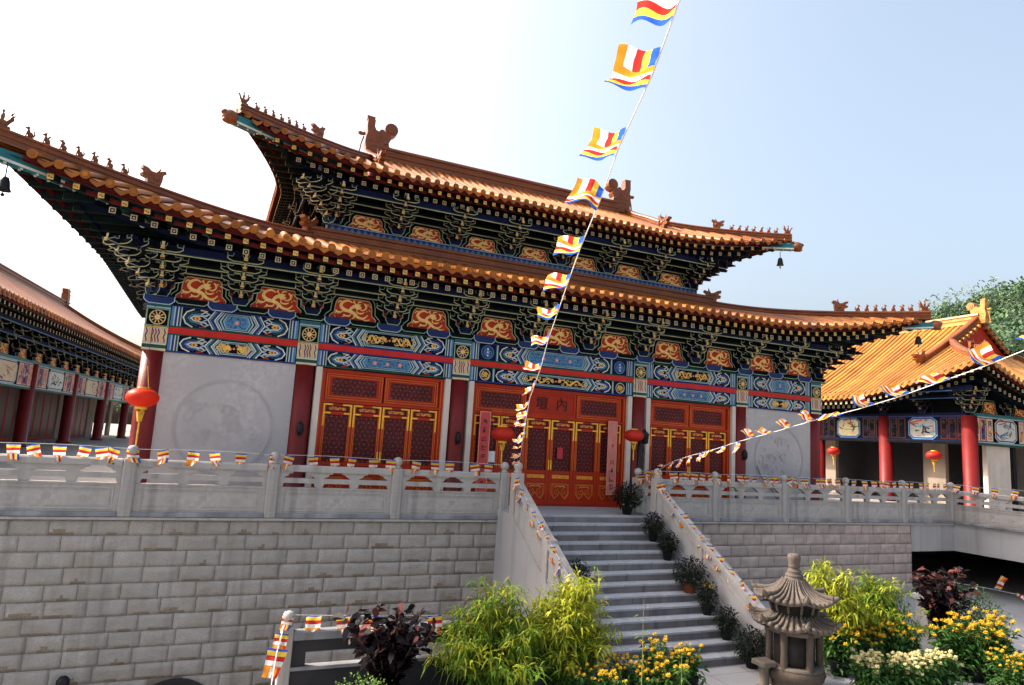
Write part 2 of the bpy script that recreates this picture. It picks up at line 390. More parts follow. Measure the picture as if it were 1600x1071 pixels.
        def rafter(q, t0, t1, dz, w, h, mt, endm, framem):
            if t1 <= t0 + 0.05: return
            a, b = P(q, t0, dz), P(q, t1, dz)
            vs = []
            for c in (a, b):
                for sx, sz in ((-1, -1), (1, -1), (1, 1), (-1, 1)): vs.append(c + F * (w/2*sx) + Vector((0, 0, h/2*sz)))
            mb.add(vs, [(0,1,2,3), (0,4,5,1), (1,5,6,2), (2,6,7,3), (3,7,4,0)], mt)
            if detail:
                fr = (tuple(a), tuple(F), (0, 0, 1)); k = w * 0.5
                if endm == 'w':
                    mb.ribbon([(-k*.82, -k*.82), (k*.82, -k*.82), (k*.82, k*.82), (-k*.82, k*.82)], k*0.34, fr, 'cream', 0.006, True)
                    mb.poly([(-k*.3, -k*.3), (k*.3, -k*.3), (k*.3, k*.3), (-k*.3, k*.3)], fr, 'cream', 0.006)
                else:
                    mb.poly([(-k*.95, -k*.95), (k*.95, -k*.95), (k*.95, k*.95), (-k*.95, k*.95)], fr, gold, 0.005)
                    mb.poly([(-k*.55, -k*.2), (-k*.1, -k*.2), (-k*.1, k*.25), (-k*.55, k*.25)], fr, 'green', 0.009)
                    mb.poly([(k*.15, -k*.5), (k*.6, -k*.5), (k*.6, -k*.05), (k*.15, -k*.05)], fr, 'green', 0.009)
        for i in range(n + 1):
            q = -half + (2 * half) * (i + 0.0) / n
            d = (half - abs(q)) * (s.Wf / s.Ws if side < 2 else s.Ws / s.Wf)
            rafter(q, 0.12, min(fly + 0.1, d), -0.235*dim, 0.115*dim, 0.115*dim, 'rafter', 'g', None)
            rafter(q, 0.55*dim, min(0.55 + rnd, d), -0.40*dim, 0.125*dim, 0.125*dim, 'rafter', 'w', None)
    def hip_path(s, sx, sy, n=12, u1=None, out=0.0):
        """points up the hip from the corner"""
        um = 1.0 if s.skirt else min(1.0, (s.A - s.G) / s.Ws)
        if u1 is not None: um = u1
        P = []
        for i in range(n + 1):
            u = um * i / n
            x = sx * (s.A - s.Ws * u); y = sy * (s.B - s.Wf * u)
            P.append(s.V(x * 0.9999, y))
        return P
def qs_(q): return q

def ridge_band(mb, path, w, h, mt='ridge', z0=-0.03):
    """moulded ridge: a wide foot, a recessed web and a rounded cap, swept along a path"""
    prof = [(-.5, 0), (-.5, .14), (-.36, .2), (-.36, .40), (-.44, .46), (-.44, .56), (-.34, .62), (-.34, .74), (-.46, .80), (-.40, .94), (-.2, 1.02), (0, 1.05)]
    prof = prof + [(-x, z) for x, z in prof[-2::-1]]
    P = [Vector(p) for p in path]; k = len(P); n = len(prof); vs = []
    for i, p in enumerate(P):
        t = P[min(i+1, k-1)] - P[max(i-1, 0)]; t.z = 0; t.normalize(); sd = Vector((t.y, -t.x, 0))
        for a, b in prof: vs.append(p + sd * (a * w) + Vector((0, 0, z0 + b * h)))
    fs = [(i*n+j, (i+1)*n+j, (i+1)*n+j+1, i*n+j+1) for i in range(k-1) for j in range(n-1)]
    fs += [tuple(range(n)), tuple(range((k-1)*n + n - 1, (k-1)*n - 1, -1))]
    mb.add(vs, fs, mt)

def beast_mesh(kind=0):
    """little seated roof beast facing +x, about 0.34 m tall"""
    b = MB(); m = 'ridge'
    b.box(-.11, .11, -.05, .05, -0.02, .03, m)
    b.ell((-.03, 0, .10), (.075, .05, .09), m); b.ell((.03, 0, .17), (.05, .045, .09), m)
    b.tube([(.065, -.025, .15), (.08, -.025, .02)], .017, m, 5); b.tube([(.065, .025, .15), (.08, .025, .02)], .017, m, 5)
    b.ell((.055, 0, .285), (.05, .042, .05), m); b.ell((.105, 0, .275), (.035, .026, .024), m)
    b.tube([(.03, -.025, .31), (.01, -.035, .37)], [.016, .004], m, 5); b.tube([(.03, .025, .31), (.01, .035, .37)], [.016, .004], m, 5)
    if kind == 0: b.tube([(-.10, 0, .06), (-.13, 0, .14), (-.10, 0, .22), (-.13, 0, .27)], [.02, .025, .018, .004], m, 5)
    elif kind == 1: b.tube([(-.03, 0, .2), (-.07, 0, .26), (-.12, 0, .24)], [.03, .03, .006], m, 5); b.tube([(.05, 0, .32), (.06, 0, .39)], [.018, .004], m, 5)
    else: b.ell((-.01, 0, .24), (.03, .05, .05), m)
    return b
def tip_mesh():
    """immortal riding a phoenix at the corner end, facing +x"""
    b = MB(); m = 'ridge'
    b.ell((.02, 0, .13), (.14, .06, .08), m); b.tube([(.12, 0, .15), (.17, 0, .24), (.19, 0, .30)], [.04, .03, .03], m, 6); b.ell((.21, 0, .31), (.045, .03, .03), m)
    b.tube([(-.08, 0, .14), (-.16, 0, .26), (-.13, 0, .38), (-.18, 0, .46)], [.04, .045, .03, .005], m, 6)
    b.tube([(-.06, .03, .16), (-.14, .07, .30), (-.20, .09, .36)], [.03, .03, .005], m, 6); b.tube([(-.06, -.03, .16), (-.14, -.07, .30), (-.20, -.09, .36)], [.03, .03, .005], m, 6)
    b.ell((.03, 0, .28), (.045, .045, .10), m); b.ell((.035, 0, .41), (.032, .032, .04), m)
    b.box(-.14, .16, -.06, .06, -.03, .06, m)
    return b
def horn_block():
    """large beast head that closes a ridge, facing +x"""
    b = MB(); m = 'ridge'
    F = ((0, .09, 0), (1, 0, 0), (0, 0, 1))
    b.prism([(-.20, 0), (.18, 0), (.20, .14), (.33, .16), (.36, .24), (.24, .28), (.30, .36), (.36, .37), (.37, .46), (.22, .44), (.10, .37), (-.06, .36), (-.16, .45), (-.30, .50), (-.34, .42), (-.25, .34), (-.24, .16)], F, .18, m)
    for sy in (-1, 1):
        b.tube([(-.05, sy*.07, .36), (-.13, sy*.12, .48), (-.10, sy*.14, .58)], [.035, .025, .005], m, 6)
        b.ell((.12, sy*.09, .28), (.05, .03, .05), m); b.ell((-.05, sy*.09, .2), (.10, .03, .10), m)
    return b
def chiwen(s=1.0):
    """ridge-end dragon; local +x is outward, seen from -y. Mouth bites the ridge on the inner (-x) side"""
    b = MB(); m = 'ridge'; F = ((0, .16, 0), (1, 0, 0), (0, 0, 1))
    body = [(-.50, -.05), (.42, -.05), (.42, .25), (.46, .42), (.44, .62), (.40, .80), (.43, 1.02), (.42, 1.30), (.26, 1.34), (.16, 1.28), (.17, 1.05), (.11, .93),
            (.02, .90), (-.05, .99), (-.14, 1.0), (-.20, .93), (-.32, .96), (-.40, .86), (-.44, .72), (-.36, .55), (-.39, .38), (-.48, .30), (-.58, .28), (-.60, .20), (-.50, .14)]
    b.prism(body, F, .32, m)
    # rolled tail
    for y0, d, r in ((.17, .34, .235), (.20, .40, .15), (.22, .44, .06)):
        b.prism(circ(-.42, 1.06, r, 14), ((0, y0, 0), (1, 0, 0), (0, 0, 1)), d, m)
    # sword hilt and back spur
    b.prism([(.18, 1.28), (.44, 1.30), (.46, 1.42), (.17, 1.40)], ((0, .12, 0), (1, 0, 0), (0, 0, 1)), .24, m)
    b.tube([(.46, 0, .78), (.58, 0, .74), (.70, 0, .80)], [.07, .06, .03], m, 6); b.ell((.62, 0, .76), (.09, .07, .07), m)
    b.tube([(.50, 0, .66), (.57, 0, .40), (.62, 0, -.02)], [.035, .03, .03], m, 5)
    # scales, eye, jaw
    for sy in (-1, 1):
        Fs = ((0, sy*.16, 0), (-sy, 0, 0), (0, 0, 1))
        for i in range(4):
            for j in range(3):
                cx, cz = (.10 + .1*i - (.05 if j % 2 else 0)), .20 + .18*j
                b.ribbon(circ(-sy*(cx-.1), cz, .075, 7, pi, 2*pi), .02, Fs, m, .012, t=.012)
        b.ell((-.25, sy*.17, .52), (.07, .04, .07), m); b.ell((-.40, sy*.12, .2), (.16, .08, .06), m); b.ell((-.36, sy*.12, .36), (.16, .08, .06), m)
        b.ribbon([(-sy*-.30, .0), (-sy*.40, .0)], .04, Fs, m, .02, t=.02); b.ribbon([(-sy*-.30, .09), (-sy*.40, .09)], .03, Fs, m, .02, t=.02)
        b.ribbon([(-sy*(-.05 + .12*cos(a)*(1 - .08*k)), .62 + .12*sin(a)*(1 - .08*k)) for k, a in enumerate([i*.7 for i in range(10)])], .03, Fs, m, .016, t=.016)
    for i in range(len(b.v)): b.v[i] = (b.v[i][0]*s, b.v[i][1]*s, b.v[i][2]*s)
    return b
# ------------------------------------------------------------------ main hall
def bracket_mesh(lev=5, dy=0.20, dz=0.17, L0=0.25, L1=0.42, grow=0.03, gold='gold'):
    """stepped bracket cluster; local origin on the wall plane at the bottom, projects to -y"""
    b = MB()
    b.box(-.20, .20, -.16, .05, 0, .05, 'blackblue'); 
    b.prism([(-.13, .0), (.13, .0), (.19, .10), (.19, .16), (-.19, .16), (-.19, .10)], ((0, .0, .0), (1, 0, 0), (0, 0, 1)), .17, 'navy')
    b.ribbon([(-.19, .16), (-.19, .10), (-.13, .0), (.13, .0), (.19, .10), (.19, .16)], .018, ((0, -.172, 0), (1, 0, 0), (0, 0, 1)), 'linegreen', .004)
    def arm(y, z, L, body):
        h = dz * .62; F = ((0, y + .045, z), (1, 0, 0), (0, 0, 1))
        low = [(-L, h), (-L, h*.55), (-L*.86, h*.22), (-L*.66, 0), (L*.66, 0), (L*.86, h*.22), (L, h*.55), (L, h)]
        b.prism(low, F, .09, body)
        Ff = ((0, y - .045, z), (1, 0, 0), (0, 0, 1))
        b.ribbon(low, .020, Ff, 'line', .004)
        for sx in (-1, 0, 1):
            x = sx * (L - .055); w = .062
            bl = [(x-w*.72, h), (x+w*.72, h), (x+w, h + dz*.2), (x+w, h + dz*.42), (x-w, h + dz*.42), (x-w, h + dz*.2)]
            b.prism(bl, ((0, y + .055, z), (1, 0, 0), (0, 0, 1)), .11, 'black' if body == 'blackblue' else 'navy')
            b.ribbon([(x-w, h + dz*.42), (x-w, h + dz*.2), (x-w*.72, h), (x+w*.72, h), (x+w, h + dz*.2), (x+w, h + dz*.42)], .014, ((0, y - .056, z), (1, 0, 0), (0, 0, 1)), 'linegreen', .004)
    for k in range(lev):
        for j in range(k + 1):
            if k - j > 1: continue
            body = 'blackblue' if (k + j) % 2 else 'black'
            arm(-.05 - dy*j, .16 + dz*k, (L0 if k == j else L1) + grow*j, body)
        # projecting arm of this level with a painted nose
        if k < lev - 0:
            y1 = -.05 - dy*(k + 1) + .08; z = .16 + dz*k
            b.box(-.045, .045, y1 + .05, 0, z, z + dz*.6, 'black')
            F = ((-.048, 0, z), (0, -1, 0), (0, 0, 1))
            nose = [(-y1 - .06, 0), (-y1 + .10, -.03 if k % 2 else .02), (-y1 + .13, dz*.15), (-y1 + .02, dz*.6), (-y1 - .06, dz*.62)]
            b.prism(nose, ((.045, 0, z), (0, -1, 0), (0, 0, 1)), .09, 'navy')
            for sx in (-1, 1):
                b.ribbon(nose, .016, ((sx*.046, 0, z), (0, -sx*1.0, 0), (0, 0, 1)) if sx < 0 else ((sx*.046, 0, z), (0, -1, 0), (0, 0, 1)), 'line', -.004 if sx > 0 else .004)
            b.poly([(-.04, 0), (.04, 0), (.04, dz*.42), (-.04, dz*.42)], ((0, y1 - .115, z), (1, 0, 0), (0, 0, 1)), gold, .004)
            b.poly([(-.022, dz*.42), (.022, dz*.42), (.03, dz*.95), (-.03, dz*.95)], ((0, y1 - .095, z), (1, 0, 0), (0, 0, 1)), 'line', .004)
    for sx in (-1, 1): b.ell((sx*.20, -.10, .24), (.05, .04, .05), 'column', 6, 5)
    return b

def spiral(cx, cy, r0, turns, d=1, n=18, a0=0.0): return [(cx + r0*(1 - .8*i/n)*cos(a0 + d*turns*2*pi*i/n), cy + r0*(1 - .8*i/n)*sin(a0 + d*turns*2*pi*i/n)) for i in range(n + 1)]

def dragon_panel(w0=.56, w1=.40, h=.52, big=True):
    b = MB(); F = FR(0, 0, 0)
    def out(g):
        return [(-w0-g*1.6, -g*.0), (-w0-g, .07+g*.3), (-w0*.82-g, .16+g*.3), (-w1*1.12-g, h*.62+g*.4), (-w1*1.06-g, h*.84+g*.6), (-w1*.90-g*.6, h+g), (w1*.90+g*.6, h+g), (w1*1.06+g, h*.84+g*.6), (w1*1.12+g, h*.62+g*.4), (w0*.82+g, .16+g*.3), (w0+g, .07+g*.3), (w0+g*1.6, 0)]
    b.prism(out(.085), F, .03, 'black'); b.ribbon(out(.085), .02, F, 'linegreen', .036)
    b.prism(out(.045), F, .012, 'black', .03)
    b.prism(out(0), F, .012, 'orange', .042); b.ribbon(out(0), .016, F, 'line', .058)
    h0 = .060
    # coiled dragon in gold relief
    def smooth(P, m=6):
        out = []
        for i in range(len(P) - 1):
            p0, p1, p2, p3 = P[max(i-1, 0)], P[i], P[i+1], P[min(i+2, len(P)-1)]
            for q in range(m):
                t = q/m; f = lambda a, b_, c, d: .5*((2*b_) + (c-a)*t + (2*a-5*b_+4*c-d)*t*t + (3*b_-a-3*c+d)*t**3)
                out.append((f(p0[0], p1[0], p2[0], p3[0]), f(p0[1], p1[1], p2[1], p3[1])))
        return out + [P[-1]]
    sh = h/.52; G = 'dragongold'
    Z = lambda P: smooth([(x, z*sh) for x, z in P])
    b.ribbon(Z([(-.04, .43), (-.15, .475), (-.27, .42), (-.31, .32), (-.22, .235), (-.09, .215), (.03, .165), (.13, .085), (.26, .075), (.36, .17)]), .082, F, G, h0, taper=True, t=.012)
    b.ribbon(Z([(-.12, .21), (-.05, .30), (.04, .36), (.13, .35)]), .078, F, G, h0 + .004, taper=True, t=.012)
    b.poly([(x, z*sh) for x, z in ((.02, .40), (.00, .33), (.08, .27), (.16, .29), (.20, .34), (.15, .36), (.18, .41), (.09, .42))], F, G, h0 + .008)
    for P in ([(.04, .41), (-.01, .46), (.02, .49)], [(.09, .42), (.12, .47), (.20, .48)], [(.14, .30), (.22, .27), (.30, .33), (.29, .40), (.35, .44)], [(.08, .27), (.10, .20), (.20, .19), (.27, .23)],
              [(-.22, .23), (-.31, .16), (-.40, .17), (-.45, .11)], [(-.04, .20), (-.09, .10), (-.20, .09), (-.27, .05)], [(.22, .08), (.30, .03), (.42, .06)], [(-.27, .42), (-.35, .44), (-.39, .38)], [(.0, .17), (.03, .08), (-.03, .03)], [(.30, .40), (.24, .45)], [(-.40, .17), (-.43, .21)], [(-.20, .09), (-.23, .13)]):
        b.ribbon(Z(P), .034, F, G, h0 + .002, taper=True, t=.010)
    rr = random.Random(4)
    for i in range(26):
        x = rr.uniform(-w0*.85, w0*.85); z = rr.uniform(.03, h*.9)
        if abs(x) > w1 and z > (w0 - abs(x)) * 1.1 + .02: continue
        if abs(x) < .30 and .05 < z < .48: continue
        a = rr.uniform(0, 3); b.ribbon([(x - .035*cos(a), z - .02*sin(a)), (x, z + .014), (x + .035*cos(a), z + .02*sin(a))], .016, F, 'gold', h0 - .001)
    return b

def frame_pts(x0, x1, z0, z1): return [(x0, z0), (x1, z0), (x1, z1), (x0, z1)]
def painted_beam(x0, x1, z0, z1, style, medallion=False, kx=.62):
    """one painted beam in its own frame, face on y = 0"""
    b = MB(); w = x1 - x0; h = z1 - z0; zc = h/2; F = FR(x0, -.005, z0)
    b.box(x0, x1, -.005, .20, z0, z1, 'navy' if style == 'blue' else 'blackblue')
    b.box(x0, x1, -.012, -.003, z0, z0 + .035, 'green' if style == 'blue' else 'blue'); b.box(x0, x1, -.012, -.003, z1 - .03, z1, 'blue' if style == 'blue' else 'green')
    A, B_ = ('blue', 'green') if style == 'blue' else ('green', 'blue')
    def side(sg):
        X = (lambda v: v) if sg > 0 else (lambda v: w - v)
        e = 0.02
        for wd, mt in ((.055, 'skyblue'), (.028, 'pale'), (.045, 'blue'), (.022, 'white'), (.04, 'green'), (.022, 'pale')):
            b.poly([(X(e), .036), (X(e + wd), .036), (X(e + wd), h - .031), (X(e), h - .031)], F, mt, .004); e += wd
        if medallion:
            e += .03; c = e + h*.44
            b.poly(frame_pts(X(e), X(e + h*.88), .05, h - .05) if sg > 0 else frame_pts(X(e + h*.88), X(e), .05, h - .05), F, 'navy', .005)
            b.poly(circ(X(c), zc, h*.37, 18), F, 'skyblue' if style == 'blue' else 'white', .008); b.poly(circ(X(c), zc, h*.33, 18), F, 'blue' if style == 'blue' else 'maroon', .011)
            for k in range(3): b.ribbon(spiral(X(c) + .04*(k - 1), zc + .05*((k % 2) - .5), h*.2, 1.3, 1, 12, k*2.1), .022, F, 'skyblue' if style == 'blue' else 'gold', .015)
            if style == 'blue':
                for k in (-1, 0, 1): b.poly(circ(X(c), zc + k*.09, .028, 8), F, 'white', .019)
            e += h*.88 + .03
            for wd, mt in ((.03, 'skyblue'), (.02, 'white'), (.03, 'green')):
                b.poly([(X(e), .036), (X(e + wd), .036), (X(e + wd), h - .031), (X(e), h - .031)], F, mt, .004); e += wd
        # swirl field: nested pointed arches opening to the middle
        L = .60
        x_t = e + .03
        hh = h/2 - .045
        for k, mt in enumerate(('white', B_, 'skyblue', 'white')):
            o = k*.052; sc = 1 - k*.20
            p = [(X(x_t + o + (.26 + .05*k)*kx*1.3), zc + hh*sc), (X(x_t + o + .10*kx), zc + hh*.62*sc), (X(x_t + o), zc), (X(x_t + o + .10*kx), zc - hh*.62*sc), (X(x_t + o + (.26 + .05*k)*kx*1.3), zc - hh*sc)]
            b.ribbon(p, .030, F, mt, .006 + .0006*k)
        cx = x_t + .27 + .06*kx
        b.poly([(X(cx - .09), zc), (X(cx - .02), zc + hh*.36), (X(cx + .06), zc), (X(cx - .02), zc - hh*.36)], F, 'gold', .010)
        b.poly(circ(X(cx - .02), zc, .026, 8), F, 'orange', .013)
        for sz in (1, -1):
            b.ribbon([(X(cx + .20), zc), (X(cx + .12), zc + sz*hh*.18), (X(cx + .06), zc + sz*hh*.52), (X(cx + .14), zc + sz*hh*.80), (X(cx + .22), zc + sz*hh*.58), (X(cx + .15), zc + sz*hh*.44)], .026, F, 'pale', .011)
            b.ribbon([(X(cx + .03), zc + sz*hh*.95), (X(cx + .16), zc + sz*hh*.90), (X(cx + .10), zc + sz*hh*.70)], .026, F, 'orange' if sz < 0 else 'cream', .012)
        xe = cx + .20
        for k, mt in enumerate(('white', 'skyblue', A, 'white', 'pale')):
            o = k*.046
            b.ribbon([(X(xe + o + .13), zc + h/2 - .038), (X(xe + o), zc), (X(xe + o + .13), zc - h/2 + .038)], .027, F, mt, .0065 + .0005*k)
        return xe + .24
    xl = side(1); xr = w - side(-1)
    g = h/2 - .055
    hexo = lambda s_: [(xl + s_, zc), (xl + .10 + s_*.6, zc - g + s_*.5), (xr - .10 - s_*.6, zc - g + s_*.5), (xr - s_, zc), (xr - .10 - s_*.6, zc + g - s_*.5), (xl + .10 + s_*.6, zc + g - s_*.5)]
    b.poly(hexo(0), F, 'pale', .008); b.poly(hexo(.035), F, 'green' if style == 'blue' else 'teal', .011); b.poly(hexo(.075), F, 'pale', .014)
    rr = random.Random(int(abs(x0*100)) + (3 if style == 'blue' else 0))
    if style == 'blue':
        b.poly(hexo(.095), F, 'skyblue', .017)
        ww = xr - xl - .35
        for i in range(int(ww / .055)):
            for j in (-1, 0, 1):
                x = xl + .18 + ww*(i + .5)/int(ww/.055) + rr.uniform(-.02, .02); z = zc + j*g*.45 + rr.uniform(-.02, .02)
                b.ribbon(spiral(x, z, .03, .8, rr.choice((-1, 1)), 5, rr.uniform(0, 6)), .012, F, rr.choice(('blue', 'navy', 'teal')), .020)
        nf = 3 if ww > 1.0 else 1
        for i in range(nf):
            x = (xl + xr)/2 + (i - (nf-1)/2)*.42*min(1, ww/1.4)
            for k in range(5): b.poly(circ(x + .032*cos(k*1.257), zc + .032*sin(k*1.257), .024, 6), F, 'pink', .023)
            b.poly(circ(x, zc, .018, 6), F, 'cream', .026)
    else:
        b.poly(hexo(.095), F, 'blackblue', .017)
        mid = (xl + xr)/2; ww = (xr - xl)/2 - .16
        for sg in (-1, 1):
            p = [(mid + sg*(.10 + ww*t/20), zc + g*.42*sin(t*.62)) for t in range(21)]
            b.ribbon(p, .048, F, 'gold', .022, taper=True, t=.006)
            for t in range(0, 20, 3): b.ribbon(spiral(p[t][0], zc - g*.38*sin(t*.62), .05, .9, sg, 8, t), .020, F, 'gold', .020)
            for t in range(1, 20, 2):
                x, z = p[t]; a = rr.uniform(0, 6)
                b.ribbon([(x, z), (x + .06*cos(a), z + .06*sin(a)), (x + .09*cos(a + .6), z + .07*sin(a + .6))], .018, F, 'gold', .020)
            b.poly(circ(mid + sg*.12, zc + .02, .05, 7), F, 'gold', .025)
            b.ribbon(spiral(mid + sg*(.15 + ww*.9), zc, .05, 1.0, sg, 8), .018, F, 'cream', .022)
        b.poly(circ(mid, zc, .035, 8), F, 'orange', .024); b.poly(circ(mid, zc, .018, 8), F, 'cream', .027)
    return b

def column_band():
    """painted head of a column: flower square above, tongue stripes below; local z 0..1.06"""
    b = MB(); F = FR(0, -.155, 0); w = .235
    b.box(-w, w, -.15, .16, 0, 1.07, 'black')
    def strip(z0, z1, mt, h=.005): b.poly(frame_pts(-w, w, z0, z1), F, mt, h)
    strip(0, .06, 'line'); strip(.015, .05, 'cream', .007); strip(.07, .13, 'green'); strip(.135, .165, 'white'); strip(.17, .50, 'cream')
    for i in range(7):
        x = -w + .03 + (2*w - .06)*(i + .5)/7; p = [(x + .014*sin(t*1.3 + .4), .185 + .30*t/8) for t in range(9)]
        b.ribbon(p, .026, F, ('purple', 'gold', 'purple', 'orange', 'purple', 'gold', 'purple')[i], .010)
    strip(.505, .53, 'gold', .008); strip(.54, .93, 'linegreen'); b.poly(frame_pts(-w + .03, w - .03, .56, .91), F, 'black', .008)
    b.poly(circ(0, .735, .165, 20), F, 'cream', .011); b.poly(circ(0, .735, .145, 20), F, 'black', .014)
    for k in range(10): a = k*.6283; b.ribbon([(.07*cos(a), .735 + .07*sin(a)), (.135*cos(a), .735 + .135*sin(a))], .022, F, 'gold', .018)
    b.poly(circ(0, .735, .062, 12), F, 'cream', .021); b.poly(circ(0, .735, .03, 10), F, 'gold', .024)
    strip(.94, .975, 'pale'); strip(.985, 1.03, 'teal'); strip(1.035, 1.06, 'skyblue')
    return b

def lattice(b, x0, x1, z0, z1, y, step=.105, mt='lattice', star='star'):
    b.box(x0, x1, y + .012, y + .03, z0, z1, 'maroon')
    F = FR(0, y, 0); w = x1 - x0; h = z1 - z0
    for ang in (0.5236, -0.5236, 1.5708):
        dx, dz = cos(ang), sin(ang); nx, nz = -dz, dx
        rng = (abs(nx)*w + abs(nz)*h)/2
        k = int(rng / step) + 1
        for i in range(-k, k + 1):
            px, pz = (x0 + x1)/2 + nx*i*step, (z0 + z1)/2 + nz*i*step
            t0, t1 = -9, 9
            for p_, d_, a_, c_ in ((px, dx, x0, x1), (pz, dz, z0, z1)):
                if abs(d_) < 1e-6:
                    if not a_ <= p_ <= c_: t0, t1 = 1, 0
                else:
                    u, v = (a_ - p_)/d_, (c_ - p_)/d_; t0, t1 = max(t0, min(u, v)), min(t1, max(u, v))
            if t1 - t0 > .03: b.ribbon([(px + dx*t0, pz + dz*t0), (px + dx*t1, pz + dz*t1)], .020, F, mt, -.004, t=.012)
    r = step*1.1547
    for j in range(int(h / (step)) + 1):
        for i in range(int(w / r) + 1):
            x = x0 + .03 + (i + .5*(j % 2))*r; z = z0 + .03 + j*step
            if x < x1 - .02 and z < z1 - .02: b.poly(circ(x, z, .019, 6), F, star, -.001)

def door_leaf(parent, name, x, w, H, y=0.16, handle=0, skirt=.78):
    """one carved door leaf: stiles, carved skirt panel, waist board, lattice, top panel"""
    b = MB(); x0, x1 = x - w/2 + .004, x + w/2 - .004
    s = .085
    b.box(x0, x0 + s, y - .035, y + .03, 0, H, 'doorframe'); b.box(x1 - s, x1, y - .035, y + .03, 0, H, 'doorframe')
    rails = [0, skirt - .13, skirt + .04, H - .27]
    for z0, z1 in ((0, .09), (skirt - .20, skirt - .13), (skirt + .04, skirt + .11), (H - .27, H - .20), (H - .05, H)): b.box(x0 + s, x1 - s, y - .033, y + .03, z0, z1, 'doorframe')
    F = FR(0, y - .036, 0); g = .026
    for xx, sg in ((x0, 1), (x1, -1)):
        b.ribbon([(xx + sg*.03, skirt + .15), (xx + sg*.03, H - .30)], .012, F, 'doorline', .003)
        b.ribbon([(xx + sg*.068, skirt + .15), (xx + sg*.068, H - .30)], .010, F, 'doorline', .003)
        # brass corner straps
        b.ribbon([(xx + sg*.035, H - .55), (xx + sg*.035, H - .03), (xx + sg*.24, H - .03)], .040, F, 'goldbright', .008, t=.008)
        b.ribbon([(xx + sg*.035, H - .235), (xx + sg*.20, H - .235)], .034, F, 'goldbright', .008, t=.008)
    leaf = b.build(name, parent)
    lt = MB(); lattice(lt, x0 + s, x1 - s, skirt + .11, H - .27, y + .01); lt.build('lattice', leaf)
    pn = MB(); c = (x0 + x1)/2; iw = (x1 - x0)/2 - s
    for z0, z1, mt in ((.09, skirt - .20, 'door'), (skirt - .13, skirt + .04, 'door'), (H - .20, H - .05, 'maroon')): pn.box(c - iw, c + iw, y - .012, y + .02, z0, z1, mt)
    Fp = FR(0, y - .012, 0)
    zc = skirt - .045
    pn.poly([(c - iw*.92, zc - .055), (c + iw*.92, zc - .055), (c + iw*.92, zc + .055), (c - iw*.92, zc + .055)], Fp, 'doorline', .006)
    for k in range(7): pn.ribbon(spiral(c - iw*.75 + iw*1.5*k/6, zc, .035, .9, 1 if k % 2 else -1, 7, k), .012, Fp, 'goldbright', .010)
    zt = H - .125
    pn.poly([(c - iw*.86, zt), (c - iw*.68, zt - .05), (c + iw*.68, zt - .05), (c + iw*.86, zt), (c + iw*.68, zt + .05), (c - iw*.68, zt + .05)], Fp, 'door', .004)
    for k in range(7): pn.ribbon(spiral(c - iw*.6 + iw*1.2*k/6, zt, .035, .9, 1 if k % 2 else -1, 7, k), .013, Fp, 'gold', .009)
    zs = (.09 + skirt - .20)/2; hs = (skirt - .29)/2
    for k, sc in enumerate((.95, .82)):
        pn.ribbon([(c - iw*sc, zs - hs*.2), (c - iw*sc, zs + hs*sc*.9), (c + iw*sc, zs + hs*sc*.9), (c + iw*sc, zs - hs*.2), (c + iw*.62*sc, zs - hs*.85*sc), (c + iw*.30*sc, zs - hs*.55*sc), (c, zs - hs*.1*sc), (c - iw*.30*sc, zs - hs*.55*sc), (c - iw*.62*sc, zs - hs*.85*sc)], .016, Fp, 'doorline', .005, True)
    for sg in (-1, 1):
        pn.ribbon(spiral(c + sg*iw*.42, zs - hs*.02, hs*.38, 1.2, sg, 12, 1.2), .015, Fp, 'doorline', .005)
        pn.ribbon([(c, zs + hs*.55), (c + sg*iw*.3, zs + hs*.62), (c + sg*iw*.6, zs + hs*.45)], .014, Fp, 'gold', .005)
    pn.build('carved_panel', leaf)
    if handle:
        hd = MB(); hx = x1 - .03 if handle > 0 else x0 + .03
        hd.tube([(hx, y - .07, skirt + .14), (hx, y - .07, skirt + .40)], .020, 'goldbright', 8); hd.tube([(hx, y - .035, skirt + .17), (hx, y - .07, skirt + .17)], .014, 'goldbright', 6); hd.tube([(hx, y - .035, skirt + .37), (hx, y - .07, skirt + .37)], .014, 'goldbright', 6)
        hd.build('door_handle', leaf)
    return leaf

def transom(parent, x0, x1, z0, z1, y=.16):
    b = MB(); s = .07
    for a in ((x0, x0 + s, z0, z1), (x1 - s, x1, z0, z1), (x0 + s, x1 - s, z0, z0 + s), (x0 + s, x1 - s, z1 - s, z1)): b.box(a[0], a[1], y - .03, y + .03, a[2], a[3], 'doorframe')
    F = FR(0, y - .03, 0)
    b.ribbon(frame_pts(x0 + .03, x1 - .03, z0 + .03, z1 - .03), .014, F, 'doorline', .004, True); b.ribbon(frame_pts(x0 + .085, x1 - .085, z0 + .085, z1 - .085), .011, F, 'doorline', -.008, True)
    o = b.build('transom_window', parent)
    l = MB(); l.box(x0 + s, x1 - s, y - .016, y + .01, z0 + s, z0 + s + .06, 'door'); l.box(x0 + s, x1 - s, y - .016, y + .01, z1 - s - .06, z1 - s, 'door'); l.box(x0 + s, x0 + s + .09, y - .0155, y + .01, z0 + s + .06, z1 - s - .06, 'door'); l.box(x1 - s - .09, x1 - s, y - .0155, y + .01, z0 + s + .06, z1 - s - .06, 'door')
    lattice(l, x0 + s + .09, x1 - s - .09, z0 + s + .06, z1 - s - .06, y - .002, .10); l.build('lattice', o)

X0, X1, X2 = 2.80, 6.695, 9.92
ZB, ZT = 3.18, 4.22
hall = empty('temple_hall', (0, 0, 0), 0, 'great red temple hall with double-eaved orange tiled roof and painted beams', 'temple')
